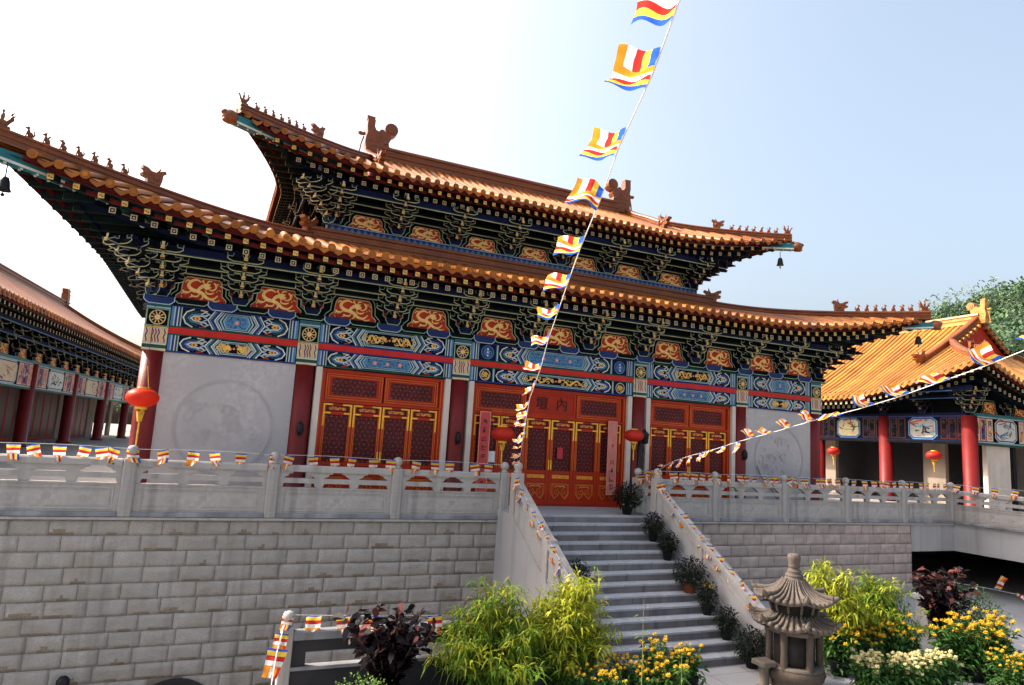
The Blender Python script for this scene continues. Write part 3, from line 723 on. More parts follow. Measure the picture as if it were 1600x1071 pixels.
# roofs -------------------------------------------------------------
UP = Roof(7.60, 3.80, 3.80, 4.2, 5.1, 8.56, 1.88, .46, 3.6, 3.0, pitch=.27, fx=1.25, fy=.58)
LO = Roof(11.50, 6.80, 3.15, 4.9, 0, 5.68, .97, .84, 5.4, 4.2, skirt=True, pitch=.30, fx=1.32, fy=.58)
UC, LC = (0, 4.40, 0), (0, 5.30, 0)
rb = MB()
for sd in (0, 2, 3): LO.surf(sd, rb, 'tile', 'soffit', .082, 9)
LO.surf(1, rb, 'tile', 'soffit', .082, 5, False)
low_roof = rb.build('roof', hall, LC); low_roof['label'] = 'lower eave roof of orange glazed tiles'
rb = MB()
for sd in (0, 2, 3): UP.surf(sd, rb, 'tile', 'soffit', .074, 11)
UP.surf(1, rb, 'tile', 'soffit', .074, 6, False)
up_roof = rb.build('roof', hall, UC); up_roof['label'] = 'upper roof of orange glazed tiles with curved corners'
for RF, ce, lb in ((LO, LC, 'lower'), (UP, UC, 'upper')):
    rb = MB()
    dm = 1.0 if RF is LO else .92
    RF.eave(0, rb, dm, fly=1.0, rnd=1.5); RF.eave(2, rb, dm, fly=1.0, rnd=1.6); RF.eave(3, rb, dm, fly=1.0, rnd=1.6)
    o = rb.build('eave_rafters', hall, ce)
# ridges
BE = [beast_mesh(k) for k in range(3)]
beast_me = None
def make_ridges(RF, ce, parent, w, h, corners, nb, upto=None, beast=True, scale=1.0, start=.0):
    for sx, sy in corners:
        P = RF.hip_path(sx, sy, 16, upto)
        mb = MB(); ridge_band(mb, P, w, h)
        o = mb.build('hip_ridge', parent, ce)
        if sy < 0 and beast:
            L = [0.0]
            for a, b_ in zip(P, P[1:]): L.append(L[-1] + (b_ - a).length)
            def at(d):
                for i in range(len(P) - 1):
                    if L[i+1] >= d:
                        t = (d - L[i]) / (L[i+1] - L[i]); p = P[i].lerp(P[i+1], t); return p, P[i] - P[i+1]
                return P[-1], P[-2] - P[-1]
            tp, dr = at(.14)
            def put(me, d, nm, sc):
                p, dr = at(d); q = bpy.data.objects.new(nm, me); C.objects.link(q); q.parent = o
                q.location = p + Vector((0, 0, h*1.03 - .03)); q.rotation_euler = (0, -math.atan2(dr.z, math.hypot(dr.x, dr.y))*.6, math.atan2(dr.y, dr.x)); q.scale = (sc,)*3
            put(MT_TIP, .16*scale, 'corner_immortal', .80*scale)
            for k in range(nb): put(MT_BEAST[k % 3], (start + .58 + k*.285)*scale, 'ridge_beast', .66*scale)
            put(MT_HORN, (start + .58 + nb*.285 + .30)*scale, 'ridge_head', .72*scale)
def only_mesh(b, n):
    o = b.build(n); me = o.data; bpy.data.objects.remove(o); return me
MT_BEAST = [only_mesh(BE[k], 'ridge_beast') for k in range(3)]
MT_TIP = only_mesh(tip_mesh(), 'corner_immortal'); MT_HORN = only_mesh(horn_block(), 'ridge_head')
make_ridges(LO, LC, hall, .30, .30, ((-1, -1), (1, -1), (-1, 1), (1, 1)), 7, beast=True)
make_ridges(UP, UC, hall, .27, .27, ((-1, -1), (1, -1), (-1, 1), (1, 1)), 7, beast=True, scale=.86)
# wall ridge above the lower roof
mb = MB(); y0 = 1.62
ridge_band(mb, [(-6.75, y0, 6.58), (6.75, y0, 6.58)], .34, .50); ridge_band(mb, [(-6.75, y0, 6.58), (-6.75, 8.9, 6.58)], .34, .50); ridge_band(mb, [(6.75, 8.9, 6.58), (6.75, y0, 6.58)], .34, .50)
mb.build('wall_ridge', hall)
for sx in (-1, 1):
    q = bpy.data.objects.new('ridge_head', MT_HORN); C.objects.link(q); q.parent = hall; q.location = (sx*6.80, y0 - .02, 6.86); q.rotation_euler = (0, 0, -pi/4 if sx > 0 else -3*pi/4); q.scale = (.85,)*3
# main ridge, descending ridges, ridge ends
mb = MB(); ridge_band(mb, [(-4.5, 4.4, 10.36), (4.5, 4.4, 10.36)], .40, .58); mb.build('main_ridge', hall)
for sx in (-1, 1):
    o = chiwen(.93).build('ridge_ornament', hall, (sx*4.66, 4.4, 10.52)); o.rotation_euler = (0, 0, 0 if sx > 0 else pi)
    P = []
    for i in range(10):
        y = 4.25 - 2.1*i/9; P.append((sx*4.98, y, UP.H(sx*4.98, y - 4.4)))
    mb = MB(); ridge_band(mb, P, .28, .34); o = mb.build('descending_ridge', hall)
    q = bpy.data.objects.new('ridge_head', MT_HORN); C.objects.link(q); q.parent = o; q.location = (sx*4.98, 2.05, UP.H(4.98, -2.35) + .05); q.rotation_euler = (0, .25, -pi/2); q.scale = (.85,)*3
    mb = MB(); mb.add([(sx*5.0, 1.9, 9.0), (sx*5.0, 6.9, 9.0), (sx*5.0, 4.4, 10.5)], [(0, 1, 2)], 'door'); mb.box(sx*5.0 - .04, sx*5.0 + .04, 1.9, 6.9, 8.6, 9.02, 'door'); mb.build('gable_wall', hall)
# corner beams under the hips, with orange beast caps, bells' hooks and bulbs
for RF, ce, n_ in ((LO, LC, 0), (UP, UC, 1)):
    for sx in (-1, 1):
        P = RF.hip_path(sx, -1, 8, .62 if RF is LO else .55)
        mb = MB(); k = len(P); vs = []
        dirh = (P[0] - P[1]); dirh.z = 0; dirh.normalize(); sd = Vector((dirh.y, -dirh.x, 0))
        P = [P[0] + dirh*.06] + P[1:]
        hgt = [.20 + .03*i for i in range(k)]
        for i, p in enumerate(P):
            top = p.z - .12; bot = top - hgt[i]
            for a, zz in ((-1, bot), (1, bot), (1, top), (-1, top)): vs.append((p.x + sd.x*.11*a, p.y + sd.y*.11*a, zz))
        fs = [(4*i + j, 4*i + (j+1) % 4, 4*(i+1) + (j+1) % 4, 4*(i+1) + j) for i in range(k-1) for j in range(4)] + [(0, 1, 2, 3)]
        mb.add(vs, fs, 'teal')
        for a in (-1, 1):
            L = []
            for i, p in enumerate(P): L += [(p.x + sd.x*.116*a, p.y + sd.y*.116*a, p.z - .12 - hgt[i]), (p.x + sd.x*.116*a, p.y + sd.y*.116*a, p.z - .12 - hgt[i] + .05)]
            mb.add(L, [(2*i, 2*i+2, 2*i+3, 2*i+1) for i in range(k-1)], 'white')
            nd = 26
            for d_ in range(nd):
                t = (d_ + .3)/nd*(k-1); i = int(t); q = P[i].lerp(P[min(i+1, k-1)], t - i); zz = q.z - .12 - (hgt[i] + .03*(t-i)) - .028
                mb.box(q.x + sd.x*.06*a - .02, q.x + sd.x*.06*a + .02, q.y + sd.y*.06*a - .02, q.y + sd.y*.06*a + .02, zz, zz + .03, 'white')
        # gilded lower corner beam
        w0 = P[-1]; w1 = P[3]
        lo = [(w0.x, w0.y, w0.z - .60), (w1.x, w1.y, w1.z - .46)]
        mb.tube([lo[0], lo[1]], .09, 'green', 8); mb.tube([(lo[0][0], lo[0][1], lo[0][2] - .075), (lo[1][0], lo[1][1], lo[1][2] - .075)], .022, 'cream', 6)
        o = mb.build('corner_beam', hall, ce)
        cap = MB(); c0 = P[0] + dirh*.12
        cap.ell((c0.x, c0.y, c0.z - .20), (.19, .19, .17), 'ridge', 10, 7); c1 = c0 + dirh*.14; cap.ell((c1.x, c1.y, c1.z - .14), (.09, .09, .07), 'ridge'); c2 = c0 + dirh*.08; cap.ell((c2.x, c2.y, c2.z - .31), (.10, .10, .06), 'ridge')
        cap.build('beast_cap', o)
        bu = MB(); p = P[4]; bu.ell((p.x, p.y, p.z - .12 - hgt[4] - .16), (.085, .085, .11), 'bulb', 10, 8); bu.tube([(p.x, p.y, p.z - .12 - hgt[4]), (p.x, p.y, p.z - .2 - hgt[4])], .035, 'iron', 8)
        bu.build('light_bulb', o)
# bracket sets, dragon panels, bracket beams -------------------------
me_br = only_mesh(bracket_mesh(), 'bracket_set'); me_dp = only_mesh(dragon_panel(), 'dragon_panel')
me_br2 = only_mesh(bracket_mesh(5, .20, .150, .24, .40, .03), 'bracket_set'); me_dp2 = only_mesh(dragon_panel(.50, .37, .38), 'dragon_panel')
def inst(name, me, parent, loc, rz=0.0, sc=(1, 1, 1)):
    o = bpy.data.objects.new(name, me); C.objects.link(o); o.parent = parent; o.location = loc; o.rotation_euler = (0, 0, rz); o.scale = sc; return o
BZ = 4.385
for x in (.94, X0, 4.73, X1, 8.30): 
    for s in (-1, 1): inst('bracket_set', me_br, hall, (s*x, .02, BZ))
for s in (-1, 1):
    inst('bracket_set', me_br, hall, (s*X2, .02, BZ), s*pi/4, (1.1, 1.35, 1)); inst('bracket_set', me_br, hall, (s*(X2 + .02), .02, BZ), s*pi/2); inst('bracket_set', me_br, hall, (s*X2, .02, BZ))
    for y in (2.1, 4.2, 6.3, 8.4): inst('bracket_set', me_br, hall, (s*(X2 + .02), y, BZ), s*pi/2)
for x in (0, 1.87, -1.87, 3.77, -3.77, 5.71, -5.71, 7.50, -7.50, 9.11, -9.11): inst('dragon_panel', me_dp, hall, (x, .02, BZ + .0), 0, (.92 if abs(x) > 9 else 1, 1, 1))
UZ = 7.27
for x in (.90, 2.64, 4.38): 
    for s in (-1, 1): inst('bracket_set', me_br2, hall, (s*x, 1.90, UZ))
for s in (-1, 1):
    inst('bracket_set', me_br2, hall, (s*6.12, 1.90, UZ), s*pi/4, (1.1, 1.35, 1)); inst('bracket_set', me_br2, hall, (s*6.14, 1.92, UZ), s*pi/2); inst('bracket_set', me_br2, hall, (s*6.12, 1.90, UZ))
    for y in (3.6, 5.3, 7.0): inst('bracket_set', me_br2, hall, (s*6.14, y, UZ), s*pi/2)
for x in (0, 1.76, -1.76, 3.5, -3.5, 5.22, -5.22): inst('dragon_panel', me_dp2, hall, (x, 1.90, UZ), 0, (1, 1, 1))
def bracket_beams(levels, hw, yb, z0, sx0, side_len):
    mb = MB()
    for (y, z, h, mt) in levels:
        L = hw - y if y < 0 else hw
        mb.box(-L, L, yb + y, yb + y + .07, z0 + z, z0 + z + h, mt)
        F = FR(0, yb + y, z0 + z)
        mb.poly(frame_pts(-L, L, .0, .022), F, 'line', .004); mb.poly(frame_pts(-L, L, .03, .045), F, 'green', .004)
        for s in (-1, 1):
            mb.box(s*L - .035, s*L + .035, yb + y, yb + side_len, z0 + z, z0 + z + h, mt)
            mb.add([(s*(L + .0375), yb + y, z0 + z), (s*(L + .0375), yb + side_len, z0 + z), (s*(L + .0375), yb + side_len, z0 + z + .022), (s*(L + .0375), yb + y, z0 + z + .022)], [(0, 1, 2, 3)], 'line')
    mb.box(-hw, hw, yb + .03, yb + .12, z0 - .02, z0 + 1.62, 'black')
    for s in (-1, 1): mb.box(s*hw - .05, s*hw + .05, yb + .12, yb + side_len, z0 - .02, z0 + 1.62, 'black')
    return mb.build('bracket_beams', hall)
bracket_beams([(-.10, .56, .14, 'blackblue'), (-.46, .64, .13, 'black'), (-.84, .79, .20, 'navy')], X2, 0, BZ, 0, 10.4)
bracket_beams([(-.10, .44, .13, 'blackblue'), (-.44, .55, .12, 'black'), (-.80, .68, .20, 'navy')], 6.12, 1.88, UZ, 0, 5.6)
# blue wave band under the upper brackets, blue and green cloud board under the lower ones
mb = MB(); mb.box(-6.30, 6.30, 1.78, 2.0, 7.06, 7.27, 'deepblue'); F = FR(0, 1.78, 7.06)
for s in (-1, 1): mb.box(s*6.22 - .08, s*6.22 + .08, 2.0, 7.4, 7.06, 7.268, 'blue')
for i in range(70):
    x = -6.25 + 12.5*(i + .5)/70; mb.ribbon([(x - .09, .04), (x, .15), (x + .09, .04)], .02, F, 'skyblue', .004); mb.ribbon([(x - .045, .035), (x, .09), (x + .045, .035)], .014, F, 'pale', .006)
mb.poly(frame_pts(-6.3, 6.3, .18, .20), F, 'pale', .005); mb.poly(frame_pts(-6.3, 6.3, .005, .022), F, 'pale', .005)
mb.build('wave_band', hall)
mb = MB(); mb.box(-10.25, 10.25, -.10, .22, 4.235, 4.385, 'blackblue'); F = FR(0, -.10, 4.235)
n = 32
for i in range(n):
    x0, x1 = -10.25 + 20.5*i/n, -10.25 + 20.5*(i + 1)/n; w = x1 - x0; up = i % 2 == 0
    c = [(x0 + .02, .15), (x0 + .02, .05), (x0 + .07, .0), (x0 + .12, -.03), (x1 - .12, -.03), (x1 - .07, .0), (x1 - .02, .05), (x1 - .02, .15)] if up else [(x0 - .03, .15), (x0 - .03, .10), (x0 + .06, .03), (x1 - .06, .03), (x1 + .03, .10), (x1 + .03, .15)]
    mb.prism(c, F, .035 if up else .015, 'deepblue' if up else 'black', .0)
    mb.ribbon(c, .020, F, 'pale' if up else 'linegreen', .040 if up else .020)
for s in (-1, 1): mb.box(s*10.17 - .08, s*10.17 + .08, .22, 10.6, 4.235, 4.384, 'blue')
mb.build('cloud_board', hall)
# painted beams, red boards, columns ----------------------------------
bays = [(-X2, -X1), (-X1, -X0), (-X0, X0), (X0, X1), (X1, X2)]
for i, (a, b_) in enumerate(bays):
    lo, up = ('navy', 'blue') if i in (0, 2, 4) else ('blue', 'gold')
    for z0, z1, st in ((3.18, 3.595, 'gold' if i in (0, 2, 4) else 'blue'), (3.735, 4.235, 'blue' if i in (0, 2, 4) else 'gold')):
        painted_beam(a + .235, b_ - .235, z0, z1, st, i == 2).build('painted_beam', hall)
    mb = MB(); mb.box(a + .235, b_ - .235, -.03, .15, 3.597, 3.733, 'stripe_red'); mb.build('red_board', hall)
me_band = None
for k, x in enumerate((-X2, -X1, -X0, X0, X1, X2)):
    cb = MB(); cb.lathe([(.27, 0), (.27, .06), (.235, .10), (.232, 1.6), (.225, 3.18)], (0, 0, 0), 'column', 20); 
    o = cb.build('column', hall, (x, .12, 0))
    bs = MB(); bs.lathe([(.36, 0), (.36, .05), (.33, .09), (.29, .13)], (0, 0, 0), 'stone', 20); bs.build('column_base', o)
    if me_band is None: me_band = only_mesh(column_band(), 'column_band')
    bd = bpy.data.objects.new('column_band', me_band); C.objects.link(bd); bd.parent = o; bd.location = (0, 0, 3.18)
    if 0 < k < 5:
        wl = MB(); wl.box(-.05, .05, -.30, -.22, 1.52, 1.62, 'iron'); wl.lathe([(.045, 0), (.085, .05), (.085, .20), (.05, .26), (.02, .30)], (0, -.30, 1.55), 'iron', 10); wl.build('wall_lamp', o)
# side and rear walls, upper wall
mb = MB(); mb.box(-X2 + .02, -X2 + .22, .15, 10.4, 0, 4.30, 'marble'); mb.box(X2 - .22, X2 - .02, .15, 10.4, 0, 4.30, 'marble'); mb.box(-X2, X2, 10.2, 10.42, 0, 4.3, 'marble'); mb.box(-6.1, 6.1, 2.0, 2.2, 6.4, 8.6, 'black')
for s in (-1, 1): mb.box(s*6.05 - .1, s*6.05 + .1, 2.2, 7.4, 6.4, 8.6, 'black')
mb.box(-X2 + .3, X2 - .3, .30, .36, 0, 4.3, 'maroon'); mb.build('wall', hall)
for s in (-1, 1): 
    for y in (3.6, 7.0, 10.3):
        cb = MB(); cb.lathe([(.235, 0), (.225, 4.25)], (0, 0, 0), 'column', 16); cb.build('column', hall, (s*X2, y, 0))
# end-bay marble panels with a carved roundel
for s in (-1, 1):
    mb = MB(); a, b_ = sorted((s*(X1 + .22), s*(X2 - .20))); mb.box(a, b_, .03, .25, .0, 3.18, 'marble'); mb.box(a, b_, -.02, .06, 0, .22, 'stone')
    cx = (a + b_)/2; F = FR(cx, .03, 1.62)
    for r in (1.0, 1.05): mb.ribbon(circ(0, 0, r, 40), .016, F, 'marble', .012, True, t=.012)
    rr = random.Random(5 + s)
    for i in range(26):
        a0 = rr.uniform(0, 6.28); d = rr.uniform(.1, .82); mb.ribbon(spiral(d*cos(a0), d*sin(a0), rr.uniform(.10, .2), rr.uniform(.5, 1.1), rr.choice((1, -1)), 9, rr.uniform(0, 6)), .022, F, 'marble', .009 + .0012*i*.3, t=.012)
    bodyp = [(.55*cos(t*.5)*(1 - t*.02), .55*sin(t*.5)*(1 - t*.03) + .06*sin(t*2)) for t in range(14)]
    mb.build('marble_panel', hall)
    if s > 0:
        cr = MB(); cr.ribbon([(-.95, -.25), (-.80, -.55), (-.55, -.78), (-.35, -.92), (-.22, -1.15), (.05, -1.38)], .022, F, 'ink', .018); cr.build('stone_crack', hall)
# doors ---------------------------------------------------------------
def bay_doors(a, b_, nl, H, zt0, zt1, ntr, centre=False):
    mb = MB()
    jw = .15
    for x0, x1 in ((a + .25, a + .25 + jw), (b_ - .25 - jw, b_ - .25)):
        j = MB(); j.box(x0, x1, -.04, .22, 0, ZB, 'jamb', bev=.012); j.box(x0 - .02, x1 + .02, -.06, .20, .0, .16, 'jamb'); j.build('stone_jamb', hall)
    i0, i1 = a + .25 + jw, b_ - .25 - jw
    mb.box(i0, i0 + .10, .06, .24, 0, ZB - .02, 'doorframe'); mb.box(i1 - .10, i1, .06, .24, 0, ZB - .02, 'doorframe')
    mb.box(i0 + .1, i1 - .1, .07, .24, H + .01, zt0, 'doorframe'); mb.box(i0 + .1, i1 - .1, .07, .24, zt1, ZB - .02, 'doorframe'); mb.box(i0 + .1, i1 - .1, .05, .24, 0, .045, 'door')
    for x in (i0 + .05, i1 - .05): mb.ribbon([(x - .02, .2), (x - .02, ZB - .1)], .012, FR(0, .06, 0), 'doorline', .004)
    mb.build('door_frame', hall)
    c0, c1 = i0 + .10, i1 - .10; w = (c1 - c0)/nl
    for k in range(nl):
        hd = 1 if k == nl//2 - 1 else (-1 if k == nl//2 else 0)
        door_leaf(hall, 'door', c0 + w*(k + .5), w, H - .05, handle=hd).location = (0, 0, .048)
    tw = (c1 - c0)/ntr
    for k in range(ntr):
        if centre and k == 1: continue
        transom(hall, c0 + tw*k + .02, c0 + tw*(k + 1) - .02, zt0, zt1)
    return c0, c1
for a, b_ in ((-X1, -X0), (X0, X1)): bay_doors(a, b_, 4, 2.34, 2.42, 3.08, 2)
c0, c1 = bay_doors(-X0, X0, 6, 2.34, 2.42, 3.08, 3, True)
# name board over the middle doors: reads right to left
pb = MB(); tw = (c1 - c0)/3; xa, xb = c0 + tw + .02, c1 - tw - .02
pb.box(xa, xb, .13, .19, 2.42, 3.08, 'door'); F = FR(0, .13, 0); pb.ribbon(frame_pts(xa + .05, xb - .05, 2.47, 3.03), .018, F, 'doorline', .004, True)
for q in ((xa, xb, 3.02, 3.08), (xa, xb, 2.42, 2.48), (xa, xa + .06, 2.48, 3.02), (xb - .06, xb, 2.48, 3.02)): pb.box(q[0], q[1], .10, .135, q[2], q[3], 'doorframe')
plq = pb.build('name_board', hall)
def text_mesh(s, size, mt, name, parent, loc, depth=.004):
    cu = bpy.data.curves.new(name, 'FONT'); cu.body = s; cu.size = size; cu.align_x = 'CENTER'; cu.align_y = 'CENTER'; cu.extrude = depth
    t = bpy.data.objects.new(name + '_tmp', cu); C.objects.link(t)
    bpy.context.view_layer.update()
    me = bpy.data.meshes.new_from_object(t.evaluated_get(bpy.context.evaluated_depsgraph_get()))
    bpy.data.objects.remove(t); me.materials.clear(); me.materials.append(M[mt])
    o = bpy.data.objects.new(name, me); C.objects.link(o); o.parent = parent; o.location = loc; o.rotation_euler = (pi/2, 0, 0); return o
text_mesh('\u58c7  \u5167', .40, 'ink', 'lettering', plq, (0, .118, 2.75))
# couplets, notices ----------------------------------------------------
def couplet(x, faded, label):
    o = empty('couplet_banner', (x, -.03, .34), 0, label, 'banner')
    b = MB(); w, h = .155, 2.08; m_ = 'couplet2' if faded else 'couplet'
    b.box(-w, w, 0, .018, 0, h, m_); F = FR(0, 0, 0); b.ribbon(frame_pts(-w + .012, w - .012, .015, h - .015), .022, F, 'coupletedge', .003, True)
    b.box(-w - .02, w + .02, -.008, .026, h, h + .03, 'door'); b.build('scroll', o)
    g = MB(); rr = random.Random(3 if faded else 9); n = 8
    for k in range(n):
        zc = h - .25 - k*.232; s = .085
        if faded and k in (0, 1, 3): continue
        for j in range(rr.randint(5, 7)):      # worn brush strokes, too faded to read
            if j % 2: x0 = rr.uniform(-s*.7, s*.7); g.ribbon([(x0, zc + s*rr.uniform(.3, 1)), (x0 + rr.uniform(-.02, .02), zc - s*rr.uniform(.2, 1))], .017, F, 'ink' if not faded or k > 4 else 'door', .006, taper=True)
            else: z0 = zc + s*rr.uniform(-.9, .9); g.ribbon([(-s*rr.uniform(.3, .9), z0), (s*rr.uniform(.3, .9), z0 + .012)], .015, F, 'ink' if not faded or k > 4 else 'door', .006, taper=True)
    g.build('brush_strokes', o)
couplet(-2.03, False, 'red paper couplet banner with dark brush strokes, left of the middle doors')
couplet(1.92, True, 'faded pink couplet banner hanging right of the middle doors beside the stone jamb')
b = MB(); b.box(-.10, .10, 0, .006, 0, .29, 'paper'); tag(b.build('notice_sheet', None, (-1.74, .10, 1.10)), 'blank white paper notice stuck on the red door by the couplet', 'notice')
b = MB(); b.box(-.085, .085, 0, .006, 0, .30, 'redpaper'); tag(b.build('notice_sheet', None, (.31, .10, 1.28)), 'small red paper square pasted on the middle door lattice', 'notice')
# wind bells under the corner tips
def bell_thing(loc, label):
    o = empty('wind_bell', loc, 0, label, 'bell')
    b = MB(); b.lathe([(.015, 0), (.06, -.02), (.085, -.10), (.10, -.22), (.125, -.27), (.11, -.27)], (0, 0, -.14), 'iron', 12); b.build('bell_body', o)
    b = MB(); b.tube([(0, 0, .08), (0, 0, -.15)], .012, 'iron', 5); b.tube([(0, 0, -.36), (0, 0, -.47)], .01, 'iron', 5); b.ell((0, 0, -.49), (.035, .01, .035), 'iron'); b.build('clapper', o)
for RF, ce, nm in ((UP, UC, 'upper'), (LO, LC, 'lower')):
    for sx in (-1, 1):
        if sx < 0 and nm == 'upper': continue
        p = RF.hip_path(sx, -1, 8)[0]
        bell_thing((p.x + ce[0] - sx*.28, p.y + ce[1] + .22, p.z - .44), 'dark iron wind bell hanging under the %s eave corner at the temple %s end' % (nm, 'left' if sx < 0 else 'right'))
# lanterns
def lantern(loc, s, label, hang=.7, lit='lantern', tas=.55):
    o = empty('red_lantern', loc, 0, label, 'lantern', 'red round lanterns')
    b = MB(); n = 24; vs = []; fs = []; kk = 10
    for i in range(kk + 1):
        a = pi*(.12 + .76*i/kk)
        for j in range(n*2):
            th = pi*j/n; r = .36*sin(a)*(1 + (.030 if j % 2 else -.030)); vs.append((r*cos(th)*s, r*sin(th)*s, .235*cos(a)*s))
    for i in range(kk):
        for j in range(n*2): fs.append((i*2*n + j, (i+1)*2*n + j, (i+1)*2*n + (j+1) % (2*n), i*2*n + (j+1) % (2*n)))
    b.add(vs, fs, lit, True); b.build('shade', o)
    b = MB(); b.lathe([(.13*s, -.03*s), (.14*s, .03*s), (.0, .035*s)], (0, 0, .22*s), 'tassel', 14); b.lathe([(.13*s, -.05*s), (.13*s, .03*s)], (0, 0, -.235*s), 'tassel', 14); b.build('rim', o)
    b = MB()
    for j in range(14):
        th = 2*pi*j/14; x, y = .075*s*cos(th), .075*s*sin(th); b.tube([(x*.6, y*.6, -.26*s), (x, y, -.34*s), (x*.5, y*.5, -.34*s - tas*.3*s)], .012*s, 'tassel', 4)
    b.tube([(0, 0, -.3*s), (0, 0, -.34*s - tas*s)], .020*s, 'tassel', 6); b.build('tassel', o)
    b = MB()
    hs_ = min(.45, hang*.8)
    for d in (-1, 1): b.tube([(d*.10*s, 0, .24*s), (d*.02*s, 0, .24*s + hs_)], .005, 'tassel' if lit == 'lantern' else 'wire', 4)
    b.tube([(0, 0, .24*s + hs_), (0, 0, .24*s + hang)], .005, 'wire', 4); b.build('hanger', o)
    return o
lantern((-9.92, -.95, 2.12), .84, 'big red lantern with yellow tassel hanging before the leftmost red column', 2.78, tas=.80)
lantern((-1.90, -.95, 1.85), .80, 'red lantern on a dark wire in front of the middle doors', 3.0, lit='lanternshaded')
lantern((1.98, -1.0, 2.03), .74, 'dark red lantern hanging beside the black lamp post at the stair head', 2.85, lit='lanternshaded')


# black lamp post at the stair head
o = empty('lamp_post', (2.22, -.95, 0), 0, 'slim black iron lamp post standing at the right of the stair head', 'lamp post')
b = MB(); b.lathe([(.16, 0), (.16, .10), (.085, .16), (.072, 1.70), (.05, 2.0)], (0, 0, 0), 'iron', 12); b.build('pole', o)
b = MB(); b.lathe([(.05, 0), (.11, .04), (.12, .24), (.14, .27), (.05, .36), (.015, .42)], (.14, 0, 1.82), 'iron', 8); b.build('lamp_head', o)
# ------------------------------------------------------------------ terrace, walls, stair
YF = -1.354           # face of the terrace wall
def struct(mb, name, loc=(0, 0, 0)): return tag(mb.build(name, None, loc), kind='structure')
b = MB(); b.add([(-420, -420, -5.0), (420, -420, -5.0), (420, 420, -5.0), (-420, 420, -5.0)], [(0, 1, 2, 3)], 'court'); struct(b, 'ground')
b = MB()
b.box(-60, -1.86, YF + .25, 140, -.9, -.004, 'floor'); b.box(-1.86, 1.86, -1.90, 140, -.9, -.003, 'step'); b.box(1.86, 15.1, YF + .25, 140, -.9, -.004, 'floor'); b.box(15.1, 70, -30, 140, -.9, -.002, 'floor')
struct(b, 'terrace')
b = MB(); b.box(-7.30, 40, -14.5, -5.30, -4.99, -2.40, 'paving'); b.box(-1.9, 40, -5.30, 9, -4.99, -2.404, 'paving')
for i in range(40):
    b.box(-7.3, 20, -5.4 - i*.62, -5.392 - i*.62, -2.402, -2.3985, 'riser') if i < 14 else None
for i in range(24): b.box(-7.2 + i*.95 , -7.19 + i*.95, -14, -5.75, -2.402, -2.398, 'riser')
struct(b, 'lower_courtyard')
def block_wall(name, x0, x1, z0, z1, y, label, mt='block', rh=.305, lw=.62, seed=1, skip=None, extra=None, parent_only=False):
    rr = random.Random(seed); mb = MB(); mb.box(x0, x1, y + .03, y + .5, z0, z1, 'mortar')
    n = int((z1 - z0)/rh + .5); r = (z1 - z0)/n
    for j in range(n):
        x = x0 - rr.uniform(0, .5); za = z0 + j*r + .004; zb = z0 + (j + 1)*r - .004
        while x < x1:
            w = lw*rr.uniform(.86, 1.16); xa, xb = max(x, x0) + .004, min(x + w, x1) - .004; x += w
            if xb - xa < .08: continue
            if skip and skip((xa + xb)/2, (za + zb)/2): continue
            nx, nz = 11, 6; vs = []; sd = rr.uniform(0, 99); dep = rr.uniform(.012, .028); tilt = rr.uniform(-.012, .014)
            for a in range(nz):
                for c in range(nx):
                    u, v = c/(nx-1), a/(nz-1); px, pz = xa + (xb-xa)*u, za + (zb-za)*v
                    e = min(u*(xb-xa), (1-u)*(xb-xa), v*(zb-za), (1-v)*(zb-za))
                    k = clip(e/.028); k = k*(2-k)
                    d = k*(dep + .020*noise.noise((px*4 + sd, pz*6, sd)) + tilt*(v - .5)*2)
                    # the lower arris of many blocks is broken back
                    if a == 0 and noise.noise((px*6, sd, 3)) > 0: d -= .008
                    d += k*.016*noise.noise((px*15 + sd, pz*17, 2))
                    vs.append((px, y + .022 - d, pz))
            fs = [(a*nx + c, a*nx + c + 1, (a+1)*nx + c + 1, (a+1)*nx + c) for a in range(nz-1) for c in range(nx-1)]
            ring = [c for c in range(nx)] + [a*nx + nx-1 for a in range(1, nz)] + [(nz-1)*nx + c for c in range(nx-2, -1, -1)] + [a*nx for a in range(nz-2, 0, -1)]
            o = len(vs); vs += [(vs[q][0], y + .04, vs[q][2]) for q in ring]; m_ = len(ring)
            fs += [(ring[q], o + q, o + (q+1) % m_, ring[(q+1) % m_]) for q in range(m_)]
            mb.add(vs, fs, mt, True)
            if mt == 'block' and rr.random() < .45:      # damp brown lower arris on part of the block
                c0 = rr.randrange(0, 5); c1 = rr.randrange(6, 10); i0 = len(mb.mi) - len(fs)
                for c in range(c0, c1): mb.mi[i0 + c] = mb.m('blockstain')
                if rr.random() < .35:
                    for c in range(c0 + 1, max(c0 + 2, c1 - 2)): mb.mi[i0 + (nx-1) + c] = mb.m('blockstain')
    if extra: extra(mb)
    o = mb.build(name, None, (0, 0, 0)); tag(o, label, 'wall'); return o
def arch(mb):
    P = circ(0, 0, .80, 24, 0, pi); F = FR(-8.66, YF - .03, -4.05)
    mb.prism(P, F, .02, 'dark', 0); mb.ribbon(P, .06, F, 'dark', .03, t=.03)  # dark plate and rim painted in for the shaded opening
wl = block_wall('stone_wall', -30, -1.97, -5.0, -.245, YF, 'long grey wall of rough split-faced stone blocks left of the stair', seed=2, skip=lambda x, z: (x + 8.66)**2 + (z + 4.05)**2 < .62 and z > -4.2, extra=arch)
b = MB(); b.box(-30, -1.95, YF - .05, YF + .4, -.245, -.19, 'stone', bev=.012); b.box(-30, -1.95, YF + .02, YF + .5, -.19, -.004, 'stonesmooth'); b.build('wall_coping', wl)
wr = block_wall('stone_wall', 1.97, 12.69, -2.4, -.245, YF, 'warm grey wall of rough stone blocks behind the stone incense burner', mt='blockwarm', seed=5)
